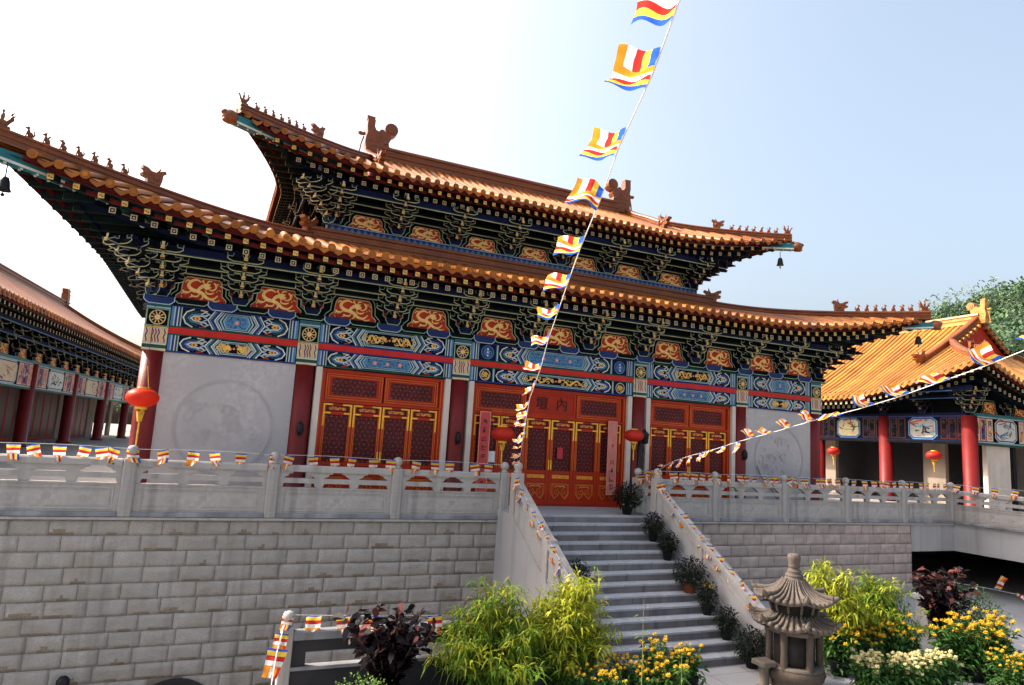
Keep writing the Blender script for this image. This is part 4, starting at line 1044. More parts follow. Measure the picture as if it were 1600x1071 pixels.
b = MB(); b.box(1.95, 14.88, YF - .05, YF + .4, -.245, -.19, 'stone', bev=.012); b.box(1.95, 14.86, YF + .02, YF + .5, -.19, -.004, 'stonesmooth'); b.build('wall_coping', wr)
# smooth corner and return wall with the dark underpass below it
o = empty('underpass', (14.83, YF, -2.4), 0, 'smooth grey wall corner over a dark underpass opening beneath the right terrace', 'underpass')
b = MB()
b.box(-2.14, 0, 0.01, .45, 1.30, 2.15, 'stonesmooth'); b.box(0, .45, -28, .45, 1.30, 2.15, 'stonesmooth'); b.box(-.05, .5, -28, YF*0 - .05, 2.155, 2.21, 'stone', bev=.012); b.box(.02, .5, -28, .0, 2.21, 2.396, 'stonesmooth')
b.build('lintel', o)
b = MB(); b.box(-2.6, 14, 6, 6.2, -.2, 1.5, 'underpass'); b.box(-2.34, -2.14, .45, 6, 0, 1.5, 'underpass'); b.box(12, 12.2, -28, 6, -.2, 1.5, 'underpass'); b.box(-2.14, 12, .45, 6, 1.38, 1.495, 'underpass'); b.box(.45, 12, -28, .45, 1.38, 1.495, 'underpass'); b.build('passage', o)
# stair ------------------------------------------------------------------
NS, RI, RU = 14, 2.4/14, .286
YT = -1.90
st = empty('stone_staircase', (0, YT - NS*RU/2, -2.4), 0, 'broad flight of pale stone steps rising to the red temple doors', 'stairs')
b = MB(); oy = -(YT - NS*RU/2); oz = 2.4; rr = random.Random(8)
for i in range(NS - 1):
    z1 = -RI*(i + 1); y1 = YT - RU*(i + 1)
    cuts = [-1.86]
    while cuts[-1] < 1.3: cuts.append(cuts[-1] + rr.uniform(.75, 1.15))
    cuts[-1] = 1.86
    for xa, xb in zip(cuts, cuts[1:]):
        dz = rr.uniform(-.003, .003)
        b.box(xa + .003, xb - .003, y1 - .022 + oy + rr.uniform(-.003, .003), y1 + RU + .01 + oy, z1 - .045 + oz + dz, z1 + oz + dz, 'step', bev=.008)
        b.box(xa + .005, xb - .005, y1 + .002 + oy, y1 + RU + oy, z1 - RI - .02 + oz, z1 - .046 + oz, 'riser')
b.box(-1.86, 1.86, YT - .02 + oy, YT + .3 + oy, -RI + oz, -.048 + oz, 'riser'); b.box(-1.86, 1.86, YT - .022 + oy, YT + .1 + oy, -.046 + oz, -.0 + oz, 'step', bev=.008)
b.build('steps', st)
SL = RI/RU; YB = YT - NS*RU
def slope_poly(y0, y1, a0, a1):   # (y, z) band parallel to the nosing line between heights a0..a1
    nz = lambda y: -(YT - y)*SL
    return [(y0, nz(y0) + a0), (y1, nz(y1) + a0), (y1, nz(y1) + a1), (y0, nz(y0) + a1)]
for s, nm in ((-1, 'left'), (1, 'right')):
    o = empty('stair_balustrade', (s*1.97, YT - 2, -2.4), 0, '%s sloping grey stone parapet of the stair, strung with little flags' % nm, 'balustrade')
    ox, oy, oz = -s*1.97, -(YT - 2), 2.4
    F = lambda x: ((x + ox, oy, oz), (0, 1, 0), (0, 0, 1))       # normal +x
    b = MB(); x0, x1 = (s*1.97 - .13, s*1.97 + .13)
    yt, yb = YT - .22, YB + .05
    b.prism([(YT + .55, -.25), (YT + .55, -2.4 if s > 0 else -5), (yb, -2.4 if s > 0 else -5), (yb, -(YT - yb)*SL + .16), (yt, .04), (YT + .55, .04)], F(x0), x1 - x0, 'stonesmooth'); b.build('side_wall', o)
    b = MB(); b.prism(slope_poly(yb, yt, .16, .80), F(s*1.97 - .075), .15, 'stonesmooth')
    for a0, a1, g in ((.20, .25, .09), (.62, .66, .09)): b.prism(slope_poly(yb + .02, yt - .01, a0, a1), F(s*1.97 - g), 2*g, 'stone')
    b.build('parapet_panel', o)
    b = MB(); b.prism(slope_poly(yb, yt, .80, .845), F(s*1.97 - .10), .20, 'stone'); b.prism(slope_poly(yb, yt, .845, .93), F(s*1.97 - .12), .24, 'stone'); b.build('handrail', o)
    for y in (yt, (yt + yb)/2 + .1):
        nz = -(YT - y)*SL; pb = MB(); pb.box(s*1.97 - .125 + ox, s*1.97 + .125 + ox, y - .11 + oy, y + .11 + oy, nz + .1 + oz, nz + (1.10 if y == yt else .945) + oz, 'stone', bev=.015)
        if y == yt: pb.lathe([(.09, 0), (.10, .03), (.065, .06), (.10, .12), (.105, .17), (.08, .22), (.03, .25)], (s*1.97 + ox, y + oy, nz + 1.10 + oz), 'stone', 12)
        pb.build('newel_post', o)
# level balustrades -------------------------------------------------------
def post_mesh(h=1.10):
    b = MB(); b.box(-.115, .115, -.115, .115, 0, h, 'stone', bev=.018)
    for z0, z1 in ((.10, .52), (.60, .98)):
        b.ribbon(frame_pts(-.075, .075, z0, z1), .014, FR(0, -.115, 0), 'stonesmooth', .006, True, t=.006)
    b.lathe([(.085, 0), (.095, .02), (.06, .045), (.055, .065), (.09, .09), (.105, .14), (.10, .19), (.07, .235), (.02, .255)], (0, 0, h), 'stone', 12); return b
def panel_mesh(w):
    """one bay of the balustrade between posts, x 0..w"""
    b = MB(); t = .055
    b.box(0, w, -.12, .12, 0, .085, 'plinth', bev=.015)
    b.box(0, w, -t, t, .075, .60, 'stone'); F = FR(0, -t, 0)
    b.ribbon(frame_pts(.12, w - .12, .15, .54), .030, F, 'stone', .014, True, t=.014); b.ribbon(frame_pts(.17, w - .17, .20, .49), .012, F, 'stone', .008, True, t=.008)
    n = 3
    for i in range(n): 
        cx = .30 + (w - .6)*(i + .5)/n; b.ribbon(spiral(cx, .345, .09, 1.2, 1 if i % 2 else -1, 12), .022, F, 'stone', .008, t=.008)
    return b
def rail_mesh(w):
    b = MB(); t = .06
    b.box(0, w, -.075, .075, .60, .625, 'stone')
    b.box(0, w, -t*.8, t*.8, .715, .82, 'stone')
    b.box(0, w, -.085, .085, .955, 1.09, 'stone', bev=.03)
    F = FR(0, t*.75, 0)
    for c, half in ((0, 1), (w*.345, 0), (w*.655, 0), (w, -1)):
        cloud = [(-.29, .955), (-.27, .92), (-.20, .905), (-.19, .875), (-.13, .845), (-.09, .82), (.09, .82), (.13, .845), (.19, .875), (.20, .905), (.27, .92), (.29, .955)]
        foot = [(-.075, .626), (.075, .626), (.105, .714), (-.105, .714)]
        for P in (cloud, foot):
            Q = [(clip(c + x, 0, w), z) for x, z in P]; Q = [q for i, q in enumerate(Q) if q != Q[i-1]]
            if len(Q) > 2: b.prism(Q, F, t*1.5, 'stone')
    return b
PANELS = {}
def balustrade(name, pts, z, label, skip_first=False, skip_last=False, rz=0.0, base=None):
    """pts: distances of the posts along local x"""
    o = empty(name, base, rz, label, 'balustrade')
    pm = PANELS.setdefault('post', only_mesh(post_mesh(), 'post'))
    for i, d in enumerate(pts):
        if (i == 0 and skip_first) or (i == len(pts) - 1 and skip_last): continue
        inst('post', pm, o, (d, 0, 0))
    for a, c in zip(pts, pts[1:]):
        w = round(c - a - .23, 3)
        if w not in PANELS: PANELS[w] = (only_mesh(panel_mesh(w), 'parapet_panel'), only_mesh(rail_mesh(w), 'openwork_rail'))
        inst('parapet_panel', PANELS[w][0], o, (a + .115, 0, 0)); inst('openwork_rail', PANELS[w][1], o, (a + .115, 0, 0))
    return o
SP = 2.66
balustrade('stone_balustrade', [SP*i for i in range(6)], 0, 'grey stone terrace balustrade with openwork rail left of the stair', base=(-1.95 - 5*SP, YF + .06, -.18))
balustrade('stone_balustrade', [2.6*i for i in range(5)] + [12.88], 0, 'grey stone terrace balustrade right of the stair below the pavilion', base=(1.95, YF + .06, -.18))
balustrade('stone_balustrade', [0, 2.6, 5.2, 7.8], 0, 'short return of stone balustrade coming forward at the far right', True, base=(14.83, YF + .06, -.18), rz=-pi/2)
# low balustrade of the planting platform ------------------------------------
o = empty('low_balustrade', (-7.19, -5.36, -2.4), 0, 'low shade-darkened stone balustrade behind the dark red shrub, flag string on its post', 'balustrade')
for d in (0, 4.6):
    b = MB(); b.box(-.09, .09, -.09, .09, -.5, 1.12, 'stone', bev=.015); b.lathe([(.07, 0), (.08, .02), (.05, .045), (.085, .09), (.095, .14), (.07, .20), (.02, .22)], (0, 0, 1.12), 'stone', 12); b.build('post', o, (d, 0, 0))
for d in (0,):
    b = MB(); b.box(d + .09, d + 4.51, -.09, .09, .92, 1.05, 'plinth', bev=.02); b.box(d + .09, d + 4.51, -.05, .05, .74, .92, 'dark'); b.box(d + .09, d + .30, -.05, .05, .53, .74, 'dark'); b.box(d + 1.25, d + 1.7, -.05, .05, .53, .74, 'dark'); b.box(d + 4.2, d + 4.51, -.05, .05, .53, .74, 'dark'); b.box(d + .09, d + 4.51, -.085, .07, .48, .53, 'plinth'); b.box(d + .09, d + 4.51, -.05, .05, -.5, .48, 'dark'); b.build('parapet_panel', o)  # shade is painted in by the darker rail and panel colours
# ------------------------------------------------------------------ side buildings
def side_hall(root, A, B, ze, rise, lift, Ws, G, facade_y, x0, x1, cols, beams, zb, zt, frieze, bz, sc, tile, Lx, pitch, bsp, seed, wx, sides=(0, 2, 3), rafter_step=None, ridge_h=.6):
    """hall in its own frame: facade along x at y = facade_y, looking to -y; plan centre at cx"""
    cx, cy = (x0 + x1)/2, facade_y + B - (facade_y - (-0)) * 0
    RF = Roof(A, B, B, Ws, G, ze, rise, lift, Lx, Lx*.8, pitch=pitch)
    return RF
def painted_frieze(x0, x1, z0, z1, seed, picture=True, dim=False):  # dim swaps in darker colours that stand for eave shade
    b = MB(); h = z1 - z0; w = x1 - x0; F = FR(x0, -.02, z0); rr = random.Random(seed)
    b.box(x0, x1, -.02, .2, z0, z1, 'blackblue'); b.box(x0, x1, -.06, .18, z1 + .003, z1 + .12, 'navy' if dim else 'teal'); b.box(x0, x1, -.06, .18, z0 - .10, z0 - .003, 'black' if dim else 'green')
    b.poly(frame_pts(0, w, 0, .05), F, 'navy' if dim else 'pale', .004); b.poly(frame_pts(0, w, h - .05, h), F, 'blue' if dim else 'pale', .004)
    # side cells with ornament, long centre picture
    cw = w*.30
    for sg in (-1, 1):
        a = 0 if sg < 0 else w - cw
        for k, (u, v, mt) in enumerate(((.03, .30, 'cream'), (.33, .62, 'pink'), (.65, .97, 'cream'))):
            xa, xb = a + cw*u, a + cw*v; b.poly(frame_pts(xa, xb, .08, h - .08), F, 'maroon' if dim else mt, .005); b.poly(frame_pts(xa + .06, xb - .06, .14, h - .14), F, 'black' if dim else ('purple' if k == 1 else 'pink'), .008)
            for j in range(9):
                b.ribbon(spiral(rr.uniform(xa + .1, xb - .1), rr.uniform(.2, h - .2), rr.uniform(.06, .14), .9, rr.choice((1, -1)), 7, rr.uniform(0, 6)), .035, F, rr.choice(('black', 'maroon', 'navy') if dim else ('green', 'gold', 'white', 'teal', 'black')), .012)
    a, c = cw + .10, w - cw - .10; zc = h/2
    hx = lambda g: [(a + g, zc - h*.28 + g*.3), (a + .22 + g*.4, .06 + g), (c - .22 - g*.4, .06 + g), (c - g, zc - h*.28 + g*.3), (c - g, zc + h*.28 - g*.3), (c - .22 - g*.4, h - .06 - g), (a + .22 + g*.4, h - .06 - g), (a + g, zc + h*.28 - g*.3)]
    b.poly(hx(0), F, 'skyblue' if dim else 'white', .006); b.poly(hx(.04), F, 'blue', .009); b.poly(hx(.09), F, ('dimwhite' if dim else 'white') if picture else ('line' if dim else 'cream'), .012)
    for j in range(14):
        x = rr.uniform(a + .3, c - .3); z = rr.uniform(.2, h - .25)
        b.ribbon([(x, z), (x + rr.uniform(-.3, .3), z + rr.uniform(-.05, .2)), (x + rr.uniform(-.45, .45), z + rr.uniform(-.1, .25))], rr.uniform(.04, .10), F, rr.choice(('bark', 'black', 'treeleaf', 'orange', 'skyblue') if picture else ('orange', 'treeleaf', 'bark', 'pink')), .016, taper=True)
    return b
me_brd = me_br.copy(); me_brd.name = 'bracket_set_dim'  # copy with dulled outlines, eave shade put into the colours
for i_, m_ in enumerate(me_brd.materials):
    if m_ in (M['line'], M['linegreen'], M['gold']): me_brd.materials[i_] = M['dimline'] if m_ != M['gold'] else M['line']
def side_building(root, cols, y0, zb, zt, RF, ctr, bsc, bsp, ext, nm_wall, wall_cells, rstep):
    me = me_br if RF.tile == 'tile' else me_brd
    xs = cols
    for i, x in enumerate(xs):
        cb = MB(); cb.lathe([(.36, 0), (.36, .12), (.29, .16), (.285, zt)], (0, 0, 0), 'column', 16); cb.build('column', root, (x, y0, 0))
    for i, (a, c) in enumerate(zip(xs, xs[1:])):
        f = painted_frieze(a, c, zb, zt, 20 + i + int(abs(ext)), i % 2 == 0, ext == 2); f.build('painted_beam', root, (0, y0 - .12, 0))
    xa, xb = xs[0] - .2, xs[-1] + .2
    n = max(1, int(round((xb - xa)/bsp)))
    for i in range(n + 1):
        x = xa + .2 + (xb - xa - .4)*i/n; inst('bracket_set', me, root, (x, y0, zt + .12), 0, (bsc,)*3)
    for i in range(n if RF.tile == 'tile' else 0): inst('dragon_panel', me_dp, root, (xa + .2 + (xb - xa - .4)*(i + .5)/n, y0, zt + .12), 0, (bsc*.8, 1, bsc))
    mb = MB(); mb.box(xa, xb, y0 + .02, y0 + .2, zt + .1, zt + 1.8, 'black')
    for yy, zz, hh in ((-.7, .70, .16), (-1.3, .95, .22)): mb.box(xa - .8, xb + .8, y0 + yy*bsc, y0 + yy*bsc + .08, zt + zz*bsc, zt + (zz + hh)*bsc, 'navy'); mb.poly(frame_pts(xa, xb, 0, .035), FR(0, y0 + yy*bsc, zt + zz*bsc), 'skyblue', .004)
    mb.build('bracket_beams', root)
    rb = MB()
    RF.surf(0, rb, RF.tile, 'soffit', RF.pitch*.27, 10); RF.surf(2, rb, RF.tile, 'soffit', RF.pitch*.27, 8); RF.surf(3, rb, RF.tile, 'soffit', RF.pitch*.27, 8); RF.surf(1, rb, RF.tile, 'soffit', .1, 5, False)
    rb.build('roof', root, ctr)
    rb = MB(); 
    for sd in (0, 2, 3): RF.eave(sd, rb, 1.1, fly=1.0, rnd=1.2, step=rstep, gold='line')
    rb.build('eave_rafters', root, ctr)
    return root
# long hall on the left --------------------------------------------------
def world_dir(ang): return (sin(ang), cos(ang))
ang = rad(5.2); dW = Vector((sin(ang), cos(ang), 0)); 
wing = empty('side_hall', Vector((-17, 18.75, 0)), math.atan2(dW.y, dW.x), 'long side hall at the left edge with grey-lit orange roof and painted frieze', 'hall')
cols = [-10.3, -3.45, 3.4, 10.3, 17.6, 24.9, 31.6]
RW = Roof(24.2, 7.8, 7.8, 8.2, 16.0, 5.62, 4.3, .9, 6.0, 5.0, pitch=.42, fx=.5, fy=.4); RW.tile = 'tile'
WC = (10.5, 5.6, 0)
side_building(wing, cols, 0, 2.78, 3.92, RW, WC, 1.15, 2.25, 1, None, None, .42)
mb = MB()
for i, (a, c) in enumerate(zip(cols, cols[1:])):
    mb.box(a, a + .9, 2.2, 2.4, 0, 4.2, 'shadejamb'); mb.box(c - .9, c, 2.2, 2.4, 0, 4.2, 'shadejamb'); mb.box(a + .9, c - .9, 2.2, 2.4, 3.2, 4.2, 'shadejamb')
mb.box(cols[0], cols[-1], 10.8, 11.0, 0, 4.2, 'shadejamb'); mb.box(cols[0], cols[-1], .1, 10.8, 4.3, 4.4, 'soffit'); mb.build('wall', wing)
for i, (a, c) in enumerate(zip(cols, cols[1:])):
    if i == 5: continue
    d = MB(); d.box(a + 1.0, c - 1.0, 2.26, 2.34, 0, 3.1, 'maroon'); n = 4
    for k in range(n):
        xa = a + 1.0 + (c - a - 2.0)*k/n; xb = a + 1.0 + (c - a - 2.0)*(k + 1)/n
        d.ribbon(frame_pts(xa + .06, xb - .06, .1, 3.0), .10, FR(0, 2.26, 0), 'door', .01, True, t=.01)
    d.build('door', wing)
make_ridges(RW, WC, wing, .40, .42, ((-1, -1), (1, -1), (1, 1), (-1, 1)), 0, beast=False)
mb = MB(); ridge_band(mb, [(WC[0] - 16.2, WC[1], 9.86), (WC[0] + 16.2, WC[1], 9.86)], .5, .62); mb.build('main_ridge', wing)
for sx in (-1, 1):
    mb = MB(); mb.box(-.35, .35, -.25, .25, -.05, 1.25, 'ridge', bev=.06); mb.box(-.42, .42, -.3, .3, .42, .55, 'ridge', bev=.03); mb.prism([(-.3, 1.25), (.3, 1.25), (.42, 1.55), (.2, 1.5), (0, 1.62), (-.2, 1.5), (-.42, 1.55)], ((0, .2, 0), (1, 0, 0), (0, 0, 1)), .4, 'ridge'); mb.build('ridge_ornament', wing, (WC[0] + sx*16.2, WC[1], 9.86))
# pavilion on the right ----------------------------------------------------
ang = rad(3.0); dP = Vector((sin(ang), cos(ang), 0)); K = Vector((19.7, 1.0, 0))
# local x runs towards the viewer, y into the building
pav = empty('side_pavilion', K, math.atan2(-dP.y, -dP.x), 'right-hand pavilion with sunlit yellow tiled roof and shaded painted frieze', 'pavilion')
RP = Roof(7.7, 5.8, 5.8, 5.8, 3.9, 4.60, 3.93, 1.20, 6.5, 5.0, pitch=.30, cpow=1.5, fx=.5, fy=.4); RP.tile = 'tile_gold'
PC = (-6.0, 4.1, 0)
pc = [0, -3.9, -7.8, -11.7][::-1]
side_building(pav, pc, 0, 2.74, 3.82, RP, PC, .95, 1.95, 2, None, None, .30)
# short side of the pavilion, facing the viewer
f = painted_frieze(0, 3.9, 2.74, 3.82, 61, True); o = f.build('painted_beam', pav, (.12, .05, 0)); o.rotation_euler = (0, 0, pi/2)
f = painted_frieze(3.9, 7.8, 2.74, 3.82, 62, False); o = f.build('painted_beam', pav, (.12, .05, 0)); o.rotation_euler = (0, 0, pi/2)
for y in (4.0, 8.0):
    cb = MB(); cb.lathe([(.36, 0), (.36, .12), (.29, .16), (.285, 3.8)], (0, 0, 0), 'column', 16); cb.build('column', pav, (0, y, 0))
for i in range(1, 5): inst('bracket_set', me_br, pav, (0, .2 + i*1.95, 3.94), pi/2, (.95,)*3)
for i in range(4): inst('dragon_panel', me_dp, pav, (0, .2 + (i + .5)*1.95, 3.94), pi/2, (.76, 1, .95))
inst('bracket_set', me_br, pav, (0, 0, 3.94), pi/4, (1.1, 1.3, .95))
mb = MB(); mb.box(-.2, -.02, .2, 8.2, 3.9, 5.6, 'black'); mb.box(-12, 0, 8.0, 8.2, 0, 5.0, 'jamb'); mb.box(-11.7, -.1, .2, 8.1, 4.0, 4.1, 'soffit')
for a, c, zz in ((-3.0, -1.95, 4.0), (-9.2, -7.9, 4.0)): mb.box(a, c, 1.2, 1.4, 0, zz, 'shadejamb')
mb.box(-12, 0, 2.6, 2.8, 0, 4, 'void'); mb.box(-.2, .0, 1.0, 2.4, 0, 3.0, 'jamb'); mb.build('wall', pav)  # near-black sheet stands in for the shaded interior
make_ridges(RP, PC, pav, .32, .34, ((-1, -1), (1, -1), (1, 1), (-1, 1)), 5, beast=True, scale=1.0)
mb = MB(); ridge_band(mb, [(PC[0] - 3.9, PC[1], 8.46), (PC[0] + 3.9, PC[1], 8.46)], .46, .50, 'tile_gold'); mb.build('main_ridge', pav)
for sx in (-1, 1):
    cw = chiwen(.80); cw.mats = [M['tile_gold']]; o = cw.build('ridge_ornament', pav, (PC[0] + sx*3.85, PC[1], 8.46)); o.rotation_euler = (0, 0, 0 if sx > 0 else pi)
    for sy in (-1, 1):
        P = []
        for i in range(10):
            y = sy*(.15 + 3.6*i/9); P.append((sx*3.75 + PC[0], PC[1] + y, RP.H(sx*3.75, y)))
        mb = MB(); ridge_band(mb, P, .34, .42); o = mb.build('descending_ridge', pav)
        if sy < 0:
            q = bpy.data.objects.new('ridge_head', MT_HORN); C.objects.link(q); q.parent = o; q.location = Vector(P[-1]) + Vector((0, -.1, .1)); q.rotation_euler = (0, .3, -pi/2)
    mb = MB(); x = sx*3.8 + PC[0]; mb.add([(x, PC[1] - 3.6, 6.0), (x, PC[1] + 3.6, 6.0), (x, PC[1], 8.6)], [(0, 1, 2)], 'door')
    # gable eave tiles: a row of short barrels along each rake
    for sy in (-1, 1):
        for i in range(14):
            y = sy*(.3 + 3.4*i/13); z = RP.H(sx*3.7, y) + .02
            mb.tube([(sx*3.72 + PC[0], PC[1] + y, z), (sx*4.05 + PC[0], PC[1] + y, z - .05)], .085, 'tile_gold', 7)
    mb.build('gable_wall', pav)
RB = [('red lantern under the pavilion frieze near the white wall pier', (K - dP*(-.95) + Vector((-.9, 0, 2.12))), .80), ('red lantern under the pavilion frieze nearest the great temple hall', (K + dP*6.1 + Vector((-.9, 0, 2.10))), .80)]
for lb, p, s in RB: lantern(tuple(p), s, lb, 4.2 - p.z - .24*s, tas=.5, lit='lanternshaded')
for k, z in enumerate((2.35, 1.95)):
    o = lantern((10.60, .9, z), .42, ('upper' if k == 0 else 'lower') + ' of two small red lanterns on one string behind the right end column', 4.3 - z - .1 if k == 0 else .18, tas=.2)
# ------------------------------------------------------------------ wooded hill

HC = (-8.6, -16.4)
def hill_z(r, a):
    e = clip(.195 + .46*(a - .972), -.02, .34)
    top = 1.7 + 116*e - 6.0
    t = clip((r - 52)/64); t2 = 1 - clip((r - 120)/60)*.3
    return (-3 + (top + 3)*(.75*t + .25*t*t))*t2 + 2.2*noise.noise((r*.05, a*9, 1))
b = MB(); vs = []; NA, NR = 60, 24
for j in range(NR + 1):
    for i in range(NA + 1):
        r = 52 + 108*j/NR; a = .72 + .95*i/NA; vs.append((HC[0] + r*sin(a), HC[1] + r*cos(a), hill_z(r, a)))
b.add(vs, [(j*(NA+1) + i, j*(NA+1) + i + 1, (j+1)*(NA+1) + i + 1, (j+1)*(NA+1) + i) for j in range(NR) for i in range(NA)], 'hillsoil', True)
struct(b, 'hill')
b = MB(); rr = random.Random(77)
for k in range(430):
    a = rr.uniform(.86, 1.22); r = 56 + 62*math.sqrt(rr.random())
    if k < 90: a = rr.uniform(.90, 1.16); r = rr.uniform(108, 119)
    cx, cy = HC[0] + r*sin(a), HC[1] + r*cos(a); z0 = hill_z(r, a)
    R0 = rr.uniform(1.5, 3.0); hgt = rr.uniform(3.0, 6.2); pick = rr.random(); wisp = pick > .72 or (k < 90 and pick > .5)
    mt = 'hill1' if pick < .35 else ('hill2' if pick < .75 else 'hill3')
    n = 170
    for q in range(n):
        th = rr.uniform(0, 2*pi); ph = math.acos(rr.uniform(-.5, 1)); rad_ = R0*rr.uniform(.55, 1.08)*(1 + .35*noise.noise((cx + 2*cos(th), cy + 2*sin(th), ph)))
        if wisp: p = Vector((cx + R0*.55*cos(th)*sin(ph), cy + R0*.55*sin(th)*sin(ph), z0 + hgt*.55 + hgt*.75*cos(ph)*rr.uniform(.6, 1.05)))
        else: p = Vector((cx + rad_*cos(th)*sin(ph), cy + rad_*sin(th)*sin(ph), z0 + hgt*.62 + rad_*.85*cos(ph)))
        u = Vector((rr.gauss(0, 1), rr.gauss(0, 1), rr.gauss(0, .8))).normalized(); w = u.cross(Vector((rr.gauss(0, 1), rr.gauss(0, 1), rr.gauss(0, 1)))).normalized()
        L = rr.uniform(.17, .40); W = L*(.28 if wisp else .62)
        b.add([p - u*L, p + w*W, p + u*L, p - w*W], [(0, 1, 2, 3)], mt)
tag(b.build('hillside_wood'), 'green wooded hillside rising behind the pavilion roof', 'wood', None, 'stuff')
# a few trees beyond the far end of the left hall
def tree(loc, h, r, label, seed, n=1500, mt='treeleaf', ls=.34, group=None):
    rr = random.Random(seed); o = empty('broadleaf_tree', loc, 0, label, 'tree', group)
    b = MB(); b.tube([(0, 0, -.2), (.1, 0, h*.3), (-.05, .1, h*.6), (.1, 0, h*.9)], [h*.035, h*.028, h*.018, h*.006], 'bark', 8)
    tips = []
    for k in range(9):
        a = k*2.4; z = h*(.32 + .06*k); p1 = (r*.65*cos(a), r*.65*sin(a), z + h*.14); b.tube([(0, 0, z), (r*.3*cos(a), r*.3*sin(a), z + h*.05), p1], [h*.014, h*.009, h*.003], 'bark', 6); tips.append(Vector(p1))
    b.build('trunk', o); c = MB()
    tips += [Vector((0, 0, h*.95)), Vector((0, 0, h*.75))]
    for q in range(n):
        t = tips[q % len(tips)]; d = Vector((rr.gauss(0, 1), rr.gauss(0, 1), rr.gauss(0, .8))).normalized()*r*.46*rr.random()**.4; p = t + d
        u = Vector((rr.gauss(0, 1), rr.gauss(0, 1), rr.gauss(0, .7))).normalized(); w = u.cross(Vector((rr.gauss(0, 1), rr.gauss(0, 1), 1))).normalized(); L = ls*rr.uniform(.6, 1.2)
        c.add([p - u*L*.5, p + w*L*.28, p + u*L*.5, p - w*L*.28], [(0, 1, 2, 3)], mt)
    c.build('crown', o)
tree((-15.2, 62, 0), 6.5, 3.2, 'leafy green tree between the left hall and the temple corner', 3)
tree((-20.0, 74, 0), 8.0, 4.2, 'broad green tree seen far behind the left hall columns', 4)
# ------------------------------------------------------------------ prayer flags
def flag_mesh(v, L=.28, W=.20):
    """x along the flag's length from the blue stripe, y across from the rope side; gently blown"""
    rr = random.Random(100 + v); nx, ny = 26, 10; vs = []; a1, a2, p1, p2 = rr.uniform(.012, .034), rr.uniform(.006, .020), rr.uniform(0, 6), rr.uniform(0, 6); sk = rr.uniform(-.12, .12)
    for i in range(nx + 1):
        for j in range(ny + 1):
            x = L*i/nx; y = W*j/ny; f = j/ny
            vs.append((x + sk*y*.5 + .012*sin(f*3 + p2)*f, y - .02*f*sin(x*14 + p1)*.8, a1*f*sin(x*(16 + 3*(v % 4)) + p1 + f*(1 + v % 3)) + .004*sin(x*70 + f*9 + p2) + a2*sin(f*7 + p2) + .03*f*f*sin(p2)))
    b = MB(); per = {}
    b.v = vs
    for i in range(nx):
        for j in range(ny):
            c = i // 3
            if c >= 5: c = min(4, j // 2) if i > 14 else 4
            b.f.append((i*(ny+1) + j, (i+1)*(ny+1) + j, (i+1)*(ny+1) + j + 1, i*(ny+1) + j + 1)); b.mi.append(b.m(FM[c])); b.sm.append(True)
    return only_mesh(b, 'prayer_flag')
def hang_mesh(v, L=.30, W=.22, crumple=1.0):
    """hung from its blue edge: x down from the rope, y along the rope (centred)"""
    rr = random.Random(300 + v); nx, ny = 24, 10; vs = []; a1, p1, p2 = rr.uniform(.008, .03)*crumple, rr.uniform(0, 6), rr.uniform(0, 6); sw = rr.uniform(-.06, .06); lift = rr.uniform(-.03, .10)*crumple; nar = rr.uniform(.0, .35)*crumple
    for i in range(nx + 1):
        for j in range(ny + 1):
            f = i/nx; y = W*(j/ny - .5)*(1 - nar*f) + sw*f*f; x = L*f*(1 - .12*abs(lift)*8*f)
            vs.append((x, y, a1*(.3 + f)*sin((j/ny)*6.5 + p1 + f*2) + lift*f*f + .012*sin(f*7 + p2)))
    b = MB(); b.v = vs
    for i in range(nx):
        for j in range(ny):
            c = 0 if i < 2 else (1 if i < 6 else (2 if i < 10 else (3 if i < 14 else 4)))
            if i >= 15: c = (4, 3, 2, 1, 0)[min(4, j // 2)] if v % 3 == 0 else (4, 4, 3, 4, 2)[min(4, j // 2)]
            b.f.append((i*(ny+1) + j, (i+1)*(ny+1) + j, (i+1)*(ny+1) + j + 1, i*(ny+1) + j + 1)); b.mi.append(b.m(FM[c])); b.sm.append(True)
    return only_mesh(b, 'prayer_flag')
FL = [flag_mesh(v) for v in range(7)]; HG = [hang_mesh(v) for v in range(8)]
def put_flag(me, org, X, Y, label, group, sc=1.0):
    X = Vector(X).normalized(); Y = Vector(Y); Y = (Y - X*Y.dot(X)).normalized(); Z = X.cross(Y)
    o = bpy.data.objects.new('prayer_flag', me); C.objects.link(o)
    m = Matrix((X, Y, Z)).transposed().to_4x4(); m.translation = Vector(org); o.matrix_world = m @ Matrix.Scale(sc, 4)
    tag(o, label, 'prayer flag', group); return o
def rope(path, label, r=.006, sag=0):
    b = MB(); p0 = Vector(path[0]); b.tube([Vector(p) - p0 for p in path], r, 'rope', 5)
    return tag(b.build('flag_rope', None, p0), label, 'rope')
MAINR = [(-1.965, -2.177, 1.196), (-3.061, -4.583, 1.705), (-3.854, -6.373, 2.08), (-4.415, -7.645, 2.346), (-4.701, -8.377, 2.489), (-4.977, -9.081, 2.628), (-5.391, -10.065, 2.829), (-5.688, -10.822, 2.978), (-5.947, -11.48, 3.108), (-6.186, -12.099, 3.228), (-6.422, -12.75, 3.35), (-6.638, -13.302, 3.458), (-6.83, -13.883, 3.559), (-6.994, -14.296, 3.641), (-7.062, -14.473, 3.676)]
rope(MAINR, 'white rope rising diagonally from the left stair newel towards the top of the picture', .0042)
